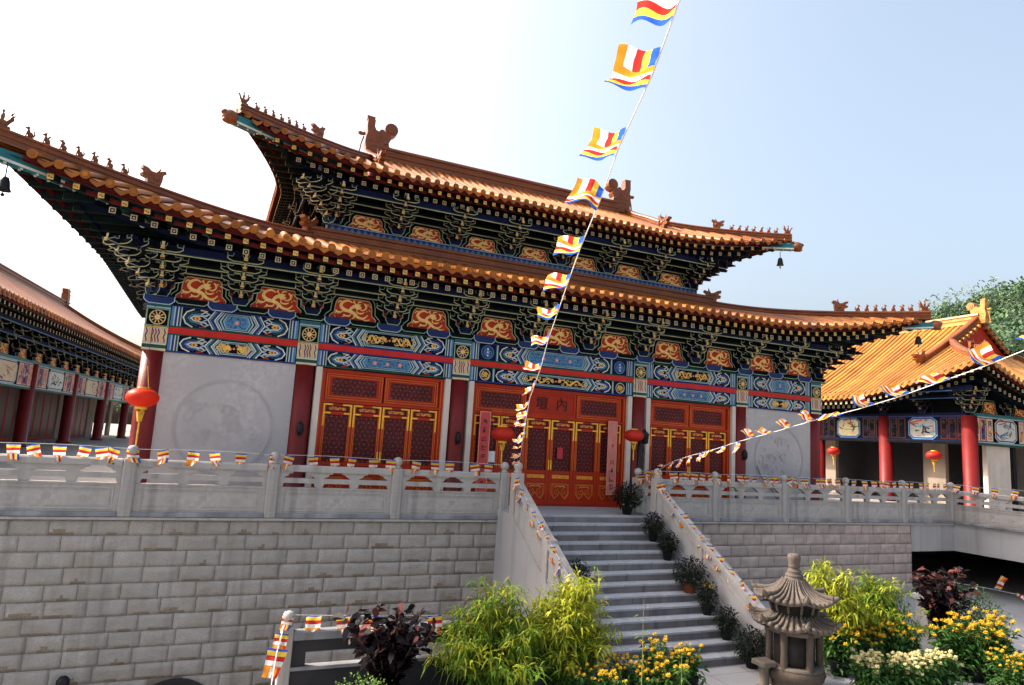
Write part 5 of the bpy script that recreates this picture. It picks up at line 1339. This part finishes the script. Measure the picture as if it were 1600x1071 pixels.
FRIEZE = ['small prayer flag on the diagonal rope just under the blue painted frieze, curled over', 'prayer flag on the diagonal rope in front of the lower blue painted beam', 'prayer flag on the diagonal rope in front of the upper painted beam', 'prayer flag on the diagonal rope before the red dragon panels', 'prayer flag on the diagonal rope across the lower bracket clusters',
          'prayer flag on the diagonal rope across the lower tiled eave', 'twisted prayer flag on the diagonal rope across the upper blue wave band', 'prayer flag on the diagonal rope beside the right ridge dragon', 'prayer flag against the sky just above the temple ridge', 'largest whole prayer flag on the diagonal rope, high against the sky', 'topmost prayer flag on the diagonal rope, cut off by the picture edge']
for i in range(11):
    a, c = Vector(MAINR[i + 4]) if i + 4 < 15 else Vector(MAINR[-1]), Vector(MAINR[min(i + 4, 13) + 1])
    if i + 4 >= 14: a, c = Vector(MAINR[13]), Vector(MAINR[14])
    ax = (c - a).normalized()
    Y = Vector((-.95, .10, -.22 + .12*sin(i*1.7))) if i != 6 else Vector((-.8, .3, .35))
    if i == 0: Y = Vector((-.5, .2, -.75))
    put_flag(FL[(i*3) % 7], a - ax*(.12 if i < 10 else -.06), ax, Y, FRIEZE[i], 'flags on the diagonal rope')
low = [Vector(MAINR[0]).lerp(Vector(MAINR[3]), t) for t in (.06, .16, .26, .36, .47, .60, .72, .84, .95)]
ax = (Vector(MAINR[3]) - Vector(MAINR[0])).normalized()
for i, p in enumerate(low):
    put_flag(FL[(i*2 + 1) % 7], p - ax*.14, ax + Vector((0, 0, .12*sin(i*2))), Vector((-.75, .3, -.5 + .3*sin(i*2.3))), 'small sunlit prayer flag bunched at the foot of the diagonal rope before the red doors', 'flags bunched above the left newel')
RIGHTR = [(2.033, -1.937, 1.115), (1.343, -3.508, 1.435), (0.802, -4.855, 1.621), (0.264, -6.226, 1.782), (-0.181, -7.335, 1.935), (-0.609, -8.424, 2.061), (-0.965, -9.325, 2.175), (-1.201, -9.92, 2.249), (-1.532, -10.772, 2.34), (-1.814, -11.477, 2.434), (-2.097, -12.162, 2.548), (-2.329, -12.725, 2.642), (-2.506, -13.138, 2.722), (-2.659, -13.495, 2.792)]
rope(RIGHTR, 'white rope rising to the right from the right stair newel across the pavilion roof', .0042)
def along(path, d):
    P = [Vector(p) for p in path]
    for a, c in zip(P, P[1:]):
        l = (c - a).length
        if d <= l: return a + (c - a)*(d/l), (c - a).normalized()
        d -= l
    return P[-1], (P[-1] - P[-2]).normalized()
RL = sum((Vector(c) - Vector(a)).length for a, c in zip(RIGHTR, RIGHTR[1:]))
n = 19
for i in range(n):
    d = .5 + (RL - .6)*i/(n - 1); p, ax = along(RIGHTR, d); x = p.x
    lb = 'prayer flag on the rising right rope in front of the red lattice doors' if i < 6 else ('sunlit pale prayer flag on the rising right rope before the right marble wall' if i < 10 else ('prayer flag on the rising right rope crossing the pavilion eave' if i < 15 else 'prayer flag on the rising right rope at the right picture edge'))
    put_flag(FL[(i*5 + 2) % 7], p - ax*.14, ax, Vector((-.10, .50 + .25*sin(i*2.1), -.72 + .55*sin(i*1.31))) if i < 9 else Vector((-.45, .75, .22 + .3*sin(i*2.3))), lb, ('flags on the right rope before the doors', 'flags on the right rope before the marble wall', 'flags on the right rope over the pavilion', 'flags on the right rope at the picture edge')[0 if i < 6 else 1 if i < 10 else 2 if i < 15 else 3], .95)
# ropes and flags along the rails
def rail_flags(x0, x1, y, z, step, label, group, seed, ropelabel, zs=0.0):
    rr = random.Random(seed); P = []; x = x0; n = int(abs(x1 - x0)/.3)
    for i in range(n + 1):
        t = i/n; P.append((x0 + (x1 - x0)*t, y, z + .03*abs(sin(t*n*.3*pi/2.66)) ))
    rope(P, ropelabel, .004)
    k = 0; x = x0 + .2
    while x < x1 - .1:
        tw = rr.gauss(0, .25); put_flag(HG[rr.randrange(8)], (x, y - .01, z + .005), (rr.gauss(0, .12), rr.gauss(-.05, .12), -1), (1, tw, rr.gauss(0, .1)), label, group); x += step*rr.uniform(.55, 1.45); k += 1
rail_flags(-15.2, -7.6, YF + .02, 1.10, .40, 'small sunlit prayer flag hanging on the left terrace rail before the left column and hall', 'sunlit flags on the left rail', 1, 'thin rope along the top of the far left terrace rail', )
rail_flags(-7.5, -2.05, YF + .02, 1.10, .45, 'small shaded prayer flag hanging on the left terrace rail before the red doors', 'shaded flags on the left rail', 2, 'thin rope along the terrace rail before the left red doors')
rail_flags(2.0, 8.2, YF + .02, 1.10, .34, 'small prayer flag bunched on the right terrace rail below the red doors and marble wall', 'flags on the right rail', 3, 'thin rope along the terrace rail right of the stair')
rail_flags(8.3, 14.7, YF + .02, 1.10, .34, 'small prayer flag hanging on the right terrace rail in front of the pavilion', 'flags on the far right rail', 4, 'thin rope along the terrace rail before the pavilion')
P = [(14.83, YF + .06 - .25*i, 1.09 + .02*sin(i)) for i in range(20)]; rope(P, 'thin rope along the forward return rail at the right edge', .004)
for i in range(7): put_flag(HG[(i*3) % 8], (14.80, YF - .2 - .6*i, 1.09), (-.3, .1, -1), (.1, -1, .05), 'small prayer flag hanging on the forward return rail at the right edge', 'flags on the return rail')
# bunch of flags at the right newel
rr = random.Random(12)
for i in range(9): put_flag(HG[i % 8], (1.95 + rr.uniform(-.12, .45), YF - .05 + rr.uniform(-.5, .05), 1.05 + rr.uniform(-.05, .12)), (rr.gauss(0, .6), rr.gauss(0, .4), -1), (1, rr.gauss(0, .6), rr.gauss(0, .4)), 'prayer flag in the crumpled bunch on the right stair newel', 'crumpled flags on the right newel', .85)
for s, nm in ((-1, 'left'), (1, 'right')):
    P = []; oy = YT - .22
    for i in range(15):
        y = oy - i*.26; P.append((s*1.97 - s*.02 - (.0 if s > 0 else .10), y, -(YT - y)*SL + 1.10 - .02*abs(sin(i*1.1)) - .10*min(1, i/3)))
    rope(P, 'thin rope running down the %s stair parapet' % nm, .004)
    rr = random.Random(40 + s)
    for i in range(11):
        p, ax = along(P, .18 + .375*i); put_flag(HG[rr.randrange(8)], p, (-.12, -.25 + rr.gauss(0, .2), -1), (ax.x + rr.gauss(0, .2), ax.y, ax.z + rr.gauss(0, .2)), 'small prayer flag hanging down the slope of the %s stair parapet' % nm, 'flags down the %s stair parapet' % nm, 1.05)
# flags over the planting platform
P = [(-7.19, -5.36, -1.12), (-5.8, -5.5, -1.17), (-4.4, -5.6, -1.19), (-3.0, -5.7, -1.15), (-2.0, -5.7, -1.1)]; rope(P, 'thin rope above the low balustrade behind the dark red shrub', .004)
for d, lb in ((.38, 'prayer flag nearest the low balustrade post, hanging against the stone wall'), (.82, 'folded prayer flag hanging just left of the dark red shrub'), (1.30, 'prayer flag half hidden by the dark red shrub'), (2.28, 'straight-hanging prayer flag between the dark red shrub and bamboo'), (2.85, 'prayer flag mostly hidden behind the left bamboo'), (4.3, 'small orange prayer flag showing among the second bamboo')):
    p, ax = along(P, d); put_flag(HG[int(d*7) % 8], p, (.12*sin(d*9), -.05, -1), ax + Vector((0, .2*sin(d*5), 0)), lb, 'flags above the low balustrade', 1.05)
P = [(-7.19, -5.40, -1.10), (-7.26, -5.45, -1.30), (-7.36, -5.8, -1.525), (-7.42, -6.1, -1.80), (-7.48, -6.5, -2.02), (-7.6, -7.2, -2.3)]; rope(P, 'bright rope dropping from the low balustrade post at the bottom edge', .008)
for d, s, lb in ((.02, .75, 'crumpled prayer flag at the top of the low balustrade post'), (.30, .9, 'orange folded prayer flag halfway down the rope by the low post'), (.58, 1.3, 'large orange and white prayer flag on the rope at the bottom edge')):
    p, ax = along(P, d); put_flag(HG[int(d*9) % 8], p, (-.18, -.25, -1), (1, -.25, .1), lb, 'flags on the rope by the low post', s)
P = [(10.4, -4.0, -1.40), (10.9, -4.0, -1.487), (12.2, -4.0, -1.665), (13.8, -4.0, -1.92)]; rope(P, 'thin rope sagging in front of the dark underpass', .005)
for d, sc, lb in ((1.05, .8, 'thin rolled prayer flag on the rope before the dark underpass'), (2.15, 1.4, 'sunlit prayer flag lifted by wind on the rope before the dark underpass'), (3.1, 1.0, 'prayer flag at the right edge on the rope before the underpass')):
    p, ax = along(P, d); put_flag(HG[int(d*5) % 8], p + Vector((0, 0, .02)), (.2, -.3, .8 if d > 2 and d < 3 else -.3), ax, lb, 'flags on the underpass rope', sc)
# ------------------------------------------------------------------ plants
def leaf_quad(b, p, d, L, W, mt, droop=.25, up=Vector((0, 0, 1))):
    d = d.normalized(); s = d.cross(up); s = s.normalized() if s.length > 1e-3 else Vector((1, 0, 0))
    m_ = p + d*L*.5 + Vector((0, 0, L*.06)); e = p + d*L - Vector((0, 0, L*droop))
    b.add([p, m_ + s*W, e, m_ - s*W], [(0, 1, 2, 3)], mt)
def bamboo(loc, h, spread, n, label, seed, yel=.35, lpc=46):
    rr = random.Random(seed); o = empty('bamboo_clump', loc, 0, label, 'bamboo', None); st_ = MB(); fo = MB(); fy = MB()
    for k in range(n):
        a = rr.uniform(0, 2*pi); r0 = rr.uniform(0, .22); lf = rr.uniform(.1, 1.0); hh = h*rr.uniform(.72, 1.08)*(1 - .48*lf**1.6); lean = spread*lf*1.15
        P = []
        for i in range(9):
            t = i/8; P.append(Vector((r0*cos(a) + lean*cos(a)*t**1.8, r0*sin(a) + lean*sin(a)*t**1.8, hh*(t - (.10 + .22*lf)*t**4))))
        st_.tube(P, [.013 - .009*i/8 for i in range(9)], 'cane', 5)
        for q in range(lpc):
            t = rr.uniform(.10, 1.0)**.8; i = min(7, int(t*8)); p = P[i].lerp(P[i+1], t*8 - i)
            tw = Vector((rr.gauss(0, 1), rr.gauss(0, 1), rr.gauss(.1, .45))).normalized()*rr.uniform(.05, .24)
            base = p + tw
            if q % 3 == 0: st_.tube([p, base], .003, 'cane', 3, cap=False)
            top = t > .55 and rr.random() < yel + .3*(t - .5)
            for g in range(rr.randint(3, 5)):
                d = Vector((tw.x*2.4 + rr.gauss(0, .6), tw.y*2.4 + rr.gauss(0, .6), rr.gauss(-.08, .40)))
                leaf_quad(fy if top else fo, base, d, rr.uniform(.14, .27), rr.uniform(.011, .019), 'bambooyel' if top else 'bamboo', rr.uniform(.0, .42))
    st_.build('canes', o); fo.build('foliage', o); f = fy.build('foliage', o); f['label'] = 'yellow upper bamboo leaves'
    return o
bamboo((-4.00, -6.0, -2.4), 1.95, .80, 52, 'bushy green and yellow bamboo clump left of the stair foot', 1, .30)
bamboo((-2.55, -5.85, -2.4), 2.15, .68, 50, 'taller yellow-green bamboo clump overlapping the left stair parapet', 2, .75)
bamboo((3.55, -6.05, -2.4), 2.35, .62, 36, 'tall feathery yellow bamboo right behind the stone incense burner', 3, .75)
bamboo((5.05, -5.85, -2.4), 1.95, .80, 44, 'rounded green bamboo clump before the right stone wall', 4, .22)
def broadleaf(loc, h, r, n, label, seed, tipred=.12):
    rr = random.Random(seed); o = empty('red_leaf_shrub', loc, 0, label, 'shrub'); s_ = MB(); f = MB(); g = MB()
    for k in range(20):
        a = rr.uniform(0, 2*pi); lean = r*rr.uniform(.1, .8); hh = h*rr.uniform(.6, .95)
        P = [Vector((lean*cos(a)*t**1.5, lean*sin(a)*t**1.5, hh*t)) for t in [i/5 for i in range(6)]]; s_.tube(P, [.014 - .0018*i for i in range(6)], 'bark', 5)
        for q in range(n // 20):
            t = rr.uniform(.3, 1); i = min(4, int(t*5)); p = P[i].lerp(P[i+1], t*5 - i); d = Vector((rr.gauss(0, 1), rr.gauss(0, 1), rr.gauss(.35, .6))).normalized(); L = rr.uniform(.12, .24); W = L*.24
            tip = t > .86 and rr.random() < tipred*3; b_ = g if tip else f; mt = 'crotonred' if tip else 'croton'
            s = d.cross(Vector((rr.gauss(0, .4), rr.gauss(0, .4), 1))).normalized(); nn = s.cross(d)
            p = p + d*.04
            b_.add([p, p + d*L*.3 + s*W - nn*.0, p + d*L*.7 + s*W*.85, p + d*L - Vector((0, 0, L*.18)), p + d*L*.7 - s*W*.85, p + d*L*.3 - s*W], [(0, 1, 2, 3, 4, 5)], mt, True)
    s_.build('stems', o); f.build('foliage', o); t_ = g.build('foliage', o); t_['label'] = 'red young leaf tips'; return o
broadleaf((-5.72, -5.95, -2.4), 1.58, .95, 1000, 'dark purple-red broadleaf shrub in front of the low balustrade', 5, .05)
broadleaf((7.1, -6.0, -2.4), 1.95, .90, 1100, 'dark red-leaved shrub in front of the underpass, sunlit pink tips', 6, .14)
# chrysanthemums ----------------------------------------------------------
def mum(seed, petal, h=.62, r=.24, nf=20):
    rr = random.Random(seed); o = empty('chrysanthemum', (0, 0, 0)); s_ = MB(); f = MB(); fl = MB(); p_ = MB()
    p_.lathe([(.10, 0), (.13, .18), (.135, .19), (.115, .19), (.11, .16)], (0, 0, 0), 'potdark', 12); p_.build('pot', o)
    for k in range(nf):
        a = rr.uniform(0, 2*pi); q = r*math.sqrt(rr.random()); hh = h*rr.uniform(.78, 1.06) - q*.3; tip = Vector((q*cos(a), q*sin(a), hh)); s_.tube([Vector((q*.3*cos(a), q*.3*sin(a), .15)), tip*.6 + Vector((0, 0, .05)), tip], .004, 'mumleaf', 4, cap=False)
        R0 = rr.uniform(.022, .042)
        for ring, (nn, el) in enumerate(((9, -.15), (8, .35), (5, .85))):
            for j in range(nn):
                th = 2*pi*j/nn + ring*.35 + rr.uniform(-.1, .1); d = Vector((cos(th)*cos(el), sin(th)*cos(el), sin(el))); s = Vector((-sin(th), cos(th), 0))
                fl.add([tip, tip + d*R0*.7 + s*R0*.24, tip + d*R0*1.1, tip + d*R0*.7 - s*R0*.24], [(0, 1, 2, 3)], petal)
        fl.ell(tuple(tip + Vector((0, 0, R0*.15))), (R0*.45, R0*.45, R0*.4), petal, 6, 4)
        for j in range(17):
            t = rr.uniform(.1, .93); p = Vector((q*.3*cos(a), q*.3*sin(a), .15)).lerp(tip, t); leaf_quad(f, p, Vector((rr.gauss(0, 1), rr.gauss(0, 1), rr.gauss(.2, .5))), rr.uniform(.06, .12), rr.uniform(.014, .026), 'mumleaf', .3)
    for j in range(90):
        a = rr.uniform(0, 6.3); q = rr.uniform(.10, .22); leaf_quad(f, Vector((q*cos(a), q*sin(a), rr.uniform(.02, .36))), Vector((cos(a) + rr.gauss(0, .5), sin(a) + rr.gauss(0, .5), rr.gauss(.2, .5))), rr.uniform(.07, .13), rr.uniform(.016, .028), 'mumleaf', .35)
    s_.build('stems', o); f.build('foliage', o); fl.build('flowers', o); return o
MY = [mum(k, 'mumyellow', .60 + .05*k, .24, 13 + 2*k) for k in range(3)]; MP = [mum(10 + k, 'mumpale', .58 + .04*k, .23, 20 + 2*k) for k in range(2)]
used = set()
def place_mum(protos, x, y, z, sc, label, group, rr):
    p = rr.choice(protos)
    if p.name not in used: used.add(p.name); o = p; o.location = (x, y, z); o.rotation_euler = (0, 0, rr.uniform(0, 6)); o.scale = (sc,)*3
    else: o = thing_dup(p, (x, y, z), rr.uniform(0, 6), sc)
    tag(o, label, 'flower', group)
rr = random.Random(21)
for i in range(13): place_mum(MY, -2.75 + .19*i + rr.uniform(-.1, .1), -6.75 + rr.uniform(-.3, .3) + (.30 if i > 8 else 0), -2.4, rr.uniform(.90, 1.1)*(1.22 if i > 7 else .95), 'yellow chrysanthemum pot plant below the left bamboo at the stair foot', 'yellow chrysanthemums left of the stair', rr)
for i in range(12): place_mum(MY, 3.05 + .185*i + rr.uniform(-.06, .06), -6.55 + rr.uniform(-.18, .18), -2.4, rr.uniform(1.25, 1.5), 'yellow chrysanthemum in the tall back row right of the stone burner', 'yellow chrysanthemums behind the pale row', rr)
for i in range(12): place_mum(MP, 2.30 + .185*i + rr.uniform(-.06, .06), -7.78 + rr.uniform(-.18, .18), -2.4, rr.uniform(1.15, 1.3), 'pale cream chrysanthemum in the front row right of the stone burner', 'pale chrysanthemums in the front row', rr)
for i in range(14): place_mum(MY, 5.35 + .22*(i % 7) + rr.uniform(-.06, .06), -8.30 + .85*(i // 7) + rr.uniform(-.15, .15), -2.4, rr.uniform(1.0, 1.15) if i < 7 else rr.uniform(1.5, 1.8), 'yellow chrysanthemum in the bed at the lower right corner', 'yellow chrysanthemums at the right edge', rr)
for i in range(3): place_mum(MP, -5.50 + .22*i, -7.0 + rr.uniform(-.06, .06), -2.4, rr.uniform(.80, .92), 'cream chrysanthemum at the bottom edge under the dark red shrub', 'cream chrysanthemums under the red shrub', rr)
# leafy green shrubs
def round_shrub(name, loc, r, h, n, mt, label, seed, lw=.02, ll=.07, cat='shrub', group=None, pot=None):
    rr = random.Random(seed); o = empty(name, loc, 0, label, cat, group); f = MB(); s_ = MB(); z0 = 0
    if pot:
        pw, ph, pm = pot; q = MB(); q.lathe([(pw*.72, 0), (pw, ph*.95), (pw*1.08, ph*.95), (pw*1.08, ph), (pw*.9, ph), (pw*.85, ph*.9)], (0, 0, 0), pm, 14); q.build('pot', o); z0 = ph*.8
    for k in range(12):
        a = rr.uniform(0, 2*pi); e = Vector((r*.6*cos(a), r*.6*sin(a), z0 + h*rr.uniform(.5, .9))); s_.tube([(0, 0, z0), e*.5 + Vector((0, 0, z0*.5 + h*.1)), e], [.01, .007, .003], 'bark', 4)
    for k in range(n):
        d = Vector((rr.gauss(0, 1), rr.gauss(0, 1), rr.gauss(0, 1))).normalized(); q = rr.random()**.45*(1 + .25*noise.noise(d*2.2 + Vector((seed, 0, 0))))
        p = Vector((d.x*r*q, d.y*r*q, z0 + h*.5 + d.z*h*.52*q)); leaf_quad(f, p, d + Vector((rr.gauss(0, .6), rr.gauss(0, .6), rr.gauss(.1, .5))), ll*rr.uniform(.7, 1.3), lw*rr.uniform(.7, 1.2), mt, .25)
    s_.build('stems', o); f.build('foliage', o); return o
round_shrub('leafy_shrub', (-6.30, -7.0, -2.4), .50, .84, 1500, 'shrub', 'bright green small-leaved shrub at the bottom edge below the dark red shrub', 31, .016, .05)
round_shrub('leafy_shrub', (7.95, -6.0, -2.4), .80, 1.35, 2400, 'mumleaf', 'dense green leafy shrub at the far right behind the yellow chrysanthemums', 32, .02, .08)
# potted plants on the steps
def zs(y): 
    i = math.ceil((YT - y)/RU - 1e-6); return -RI*clip(i, 0, NS)
PT = [(1.42, -1.62, .34, .58, 'dark rounded bush in a black pot at the top right of the stair', 'potdark', 1100), (1.52, -2.62, .21, .46, 'dark potted plant with purple flower tips, second on the right of the stair', 'potdark', 600), (1.55, -3.16, .20, .44, 'small dark potted plant below the purple-tipped one on the stair', 'potdark', 520), (1.42, -4.12, .30, .52, 'dark bush in a terracotta pot halfway down the stair', 'terracotta', 900),
      (1.50, -4.62, .17, .46, 'slim potted plant with tiny yellow buds under the terracotta pot', 'potdark', 420), (1.52, -5.20, .20, .42, 'green potted plant on the lower right steps', 'potdark', 560), (1.58, -5.85, .30, .50, 'dark low bush at the foot of the right stair parapet', 'potdark', 900), (-1.42, -4.05, .24, .50, 'dark potted bush on the left steps behind the yellow bamboo', 'potdark', 650)]
for i, (x, y, r, h, lb, pm, n) in enumerate(PT):
    o = round_shrub('potted_plant', (x, y, zs(y)), r*1.22, h*1.12, int(n*1.5), 'potleaf', lb, 50 + i, .018, .065, 'potted plant', None, (.15 if r > .25 else .12, .20, pm))
    if i in (1, 4):
        b = MB(); rr = random.Random(i)
        for k in range(16): a = rr.uniform(0, 6.3); b.ell((r*.8*cos(a)*rr.random(), r*.8*sin(a)*rr.random(), .16 + h*rr.uniform(.85, 1.05)), (.02, .02, .018), 'purple' if i == 1 else 'mumyellow', 6, 4)
        b.build('flowers', o)
round_shrub('potted_plant', (5.55, -7.15, -2.4), .12, .34, 120, 'crotonred', 'small upright red-leaved plant in a dark pot between the flower beds', 71, .016, .10, 'potted plant', None, (.12, .20, 'potdark'))
round_shrub('potted_plant', (-5.62, -5.42, -1.87), .12, .22, 90, 'potleaf', 'small plant in a dark pot on the low balustrade ledge', 72, .016, .06, 'potted plant', None, (.10, .17, 'potdark'))
# thin sprigs rising from the flower bed
for x, y, h, lb in ((-2.20, -7.5, 1.82, 'tall single bamboo sprig in front of the stair'), (-1.45, -7.5, .98, 'short single bamboo sprig near the bottom of the stair')):
    o = empty('bamboo_sprig', (x, y, -2.4), 0, lb, 'bamboo'); b = MB(); b.tube([(0, 0, 0), (.005, 0, h*.5), (0, .005, h)], [.009, .006, .002], 'cane', 6); b.build('cane', o); f = MB()
    for t, a in ((.70, 2.6), (.72, .3), (.68, 3.4), (.70, 5.6), (.50, 1.2), (.85, 2.9)): leaf_quad(f, Vector((0, 0, h*t)), Vector((cos(a), sin(a)*.4, .25)), .20, .014, 'bamboo', .25)
    f.build('foliage', o)
# ------------------------------------------------------------------ stone incense burner
bx, by = 1.52, -6.95
bn = empty('incense_burner', (bx, by, -2.4), 0, 'stone pagoda-shaped incense burner with two tiled roofs and bulb finial', 'incense burner')
b = MB(); b.lathe([(.42, -.3), (.42, .02), (.47, .05), (.50, .12), (.49, .17), (.54, .22), (.57, .30), (.55, .36), (.52, .38)], (0, 0, 0), 'burnermid', 24); b.build('bowl', bn); bn.scale = (.93, .93, 1.0)
b = MB()
for k in range(6):
    a = k*pi/3 + .35; b.tube([(.46*cos(a), .46*sin(a), .36), (.45*cos(a), .45*sin(a), .70), (.46*cos(a), .46*sin(a), 1.06)], [.075, .062, .075], 'burnermid', 8)
b.lathe([(.38, .34), (.38, 1.05)], (0, 0, 0), 'burnerdark', 18); b.lathe([(.52, .36), (.53, .41), (.49, .44)], (0, 0, 0), 'burner', 24); b.lathe([(.49, .98), (.51, 1.03), (.51, 1.08)], (0, 0, 0), 'burner', 24); b.build('pillars', bn)
def burner_roof(z0, r0, r1, h, n, fl):
    b = MB(); vs = []; fs = []; seg = n*6; rings = 9
    for i in range(rings + 1):
        t = i/rings; r = r0 + (r1 - r0)*t; z = z0 + h*(.30*t + .70*t*t*t)
        for j in range(seg):
            th = 2*pi*j/seg; c = abs(sin(th*3)); lift = fl*(1 - t)**2*(1 - c)**1.2
            vs.append((r*cos(th)*(1 + .05*(1-t)*(1-c)), r*sin(th)*(1 + .05*(1-t)*(1-c)), z + lift))
    for i in range(rings):
        for j in range(seg): fs.append((i*seg + j, i*seg + (j+1) % seg, (i+1)*seg + (j+1) % seg, (i+1)*seg + j))
    b.add(vs, fs, 'burner', True); b.add([(x, y, z - .05) for x, y, z in vs[:seg]], [tuple(range(seg-1, -1, -1))], 'burnerdark')
    b.add(vs[:seg] + [(x, y, z - .05) for x, y, z in vs[:seg]], [(j, seg + j, seg + (j+1) % seg, (j+1) % seg) for j in range(seg)], 'burner')
    for k in range(n*3):
        j = k*2; P = [Vector(vs[i*seg + j]) + Vector((0, 0, .012)) for i in range(rings)]
        b.tube(P, [.040 - .003*i for i in range(rings)], 'burner', 7); d = Vector((cos(2*pi*j/seg), sin(2*pi*j/seg), 0))
        b.ell(tuple(P[0] + d*.02), (.048, .048, .045), 'burner', 8, 6); 
    for k in range(6):
        th = k*pi/3 ; j = int(th/(2*pi)*seg); P = [Vector(vs[i*seg + j]) + Vector((0, 0, .03)) for i in range(rings)]
        b.tube(P, [.058 - .005*i for i in range(rings)], 'burner', 7); d = Vector((cos(th), sin(th), 0)); b.tube([P[0] + d*.03, P[0] + d*.09 + Vector((0, 0, .03)), P[0] + d*.10 + Vector((0, 0, .10))], [.05, .045, .015], 'burner', 7)
    return b
o = burner_roof(1.13, .72, .34, .26, 12, .07).build('roof', bn); o['label'] = 'lower tiled stone roof'
b = MB(); b.lathe([(.42, 1.18), (.42, 1.58), (.48, 1.62)], (0, 0, 0), 'burnerdark', 18)
for k in range(12): a = k*pi/6; b.tube([(.43*cos(a), .43*sin(a), 1.36), (.50*cos(a), .50*sin(a), 1.60)], .026, 'burner', 6)
b.build('neck', bn)
o = burner_roof(1.57, .68, .135, .42, 12, .06).build('roof', bn); o['label'] = 'upper tiled stone roof'
b = MB(); b.lathe([(.155, 1.93), (.175, 1.96), (.15, 1.99), (.125, 2.00), (.14, 2.03), (.13, 2.06), (.095, 2.08), (.095, 2.10), (.115, 2.12), (.10, 2.15), (.11, 2.19), (.125, 2.27), (.125, 2.31), (.095, 2.35), (.03, 2.36)], (0, 0, 0), 'burner', 16); b.build('finial', bn)
o = empty('stone_pedestal', (.90, -6.85, -2.4), 0, 'small carved stone pedestal beside the burner at the stair foot', 'pedestal')
b = MB(); b.lathe([(.10, -.0), (.13, .04), (.09, .10), (.085, .34), (.13, .42)], (0, 0, 0), 'burner', 8); b.build('shaft', o); b = MB(); b.box(-.16, .16, -.16, .16, .42, .50, 'burner', bev=.02); b.build('slab', o)
# low white bench-like kerb in the right bed, floodlight on the wall
b = MB(); b.box(-.55, .55, -.2, .2, .88, 1.0, 'stonesmooth', bev=.03); b.box(-.45, -.3, -.15, .15, 0, .88, 'stonesmooth'); b.box(.3, .45, -.15, .15, 0, .88, 'stonesmooth'); tag(b.build('stone_bench', None, (8.15, -5.1, -2.4)), 'white stone slab bench catching sun behind the right chrysanthemums', 'bench')
o = empty('floodlight', (-10.5, YF - .06, -3.3), 0, 'small black floodlight on the stone wall at the lower left', 'floodlight'); b = MB(); b.box(-.03, .03, -.12, .06, -.3, .1, 'iron'); b.build('bracket', o); b = MB(); b.lathe([(.08, 0), (.11, .05), (.11, .26), (.06, .32)], (0, -.16, 0), 'iron', 12); b.build('lamp_head', o)
# ------------------------------------------------------------------ light and camera
SUN = Vector((-.90, .64, 1.0)).normalized()
el = math.asin(SUN.z); az = math.atan2(SUN.x, SUN.y)
w = bpy.data.worlds.new('World'); bpy.context.scene.world = w; w.use_nodes = True
nt = w.node_tree; bg = nt.nodes['Background']
sky = nt.nodes.new('ShaderNodeTexSky'); sky.sky_type = 'NISHITA'; sky.sun_disc = False; sky.sun_elevation = el; sky.sun_rotation = az
sky.altitude = 30; sky.air_density = 1.0; sky.dust_density = 9.0; sky.ozone_density = 1.0
hs = nt.nodes.new('ShaderNodeHueSaturation'); hs.inputs['Saturation'].default_value = .80; hs.inputs['Value'].default_value = 1.3; hs.inputs['Hue'].default_value = .488
nt.links.new(sky.outputs[0], hs.inputs['Color']); nt.links.new(hs.outputs[0], bg.inputs['Color']); bg.inputs['Strength'].default_value = .15
sl = bpy.data.lights.new('sun', 'SUN'); sl.energy = 3.8; sl.angle = rad(.5); sl.color = (1.0, .90, .76)
so = bpy.data.objects.new('sun', sl); C.objects.link(so); so.rotation_euler = SUN.to_track_quat('Z', 'Y').to_euler(); so.location = (-40, 20, 40)
yaw, pitch, roll, f = 0.41482, 0.14353, 0.06062, 1043.42
fwv = Vector((sin(yaw)*cos(pitch), cos(yaw)*cos(pitch), sin(pitch))); r0 = Vector((cos(yaw), -sin(yaw), 0)); u0 = r0.cross(fwv)
rv = r0*cos(roll) + u0*sin(roll); uv = u0*cos(roll) - r0*sin(roll)
cd = bpy.data.cameras.new('camera'); co = bpy.data.objects.new('camera', cd); C.objects.link(co)
mw = Matrix((rv, uv, -fwv)).transposed().to_4x4(); mw.translation = (-8.6265, -16.4406, 1.7347); co.matrix_world = mw
cd.sensor_width = 36; cd.lens = 36*f/1600; cd.clip_start = .1; cd.clip_end = 2000
sc = bpy.context.scene; sc.camera = co
sc.view_settings.view_transform = 'Standard'; sc.view_settings.look = 'None'; sc.view_settings.exposure = 1.08; sc.view_settings.gamma = 1
sc.cycles.max_bounces = 8; sc.cycles.diffuse_bounces = 4
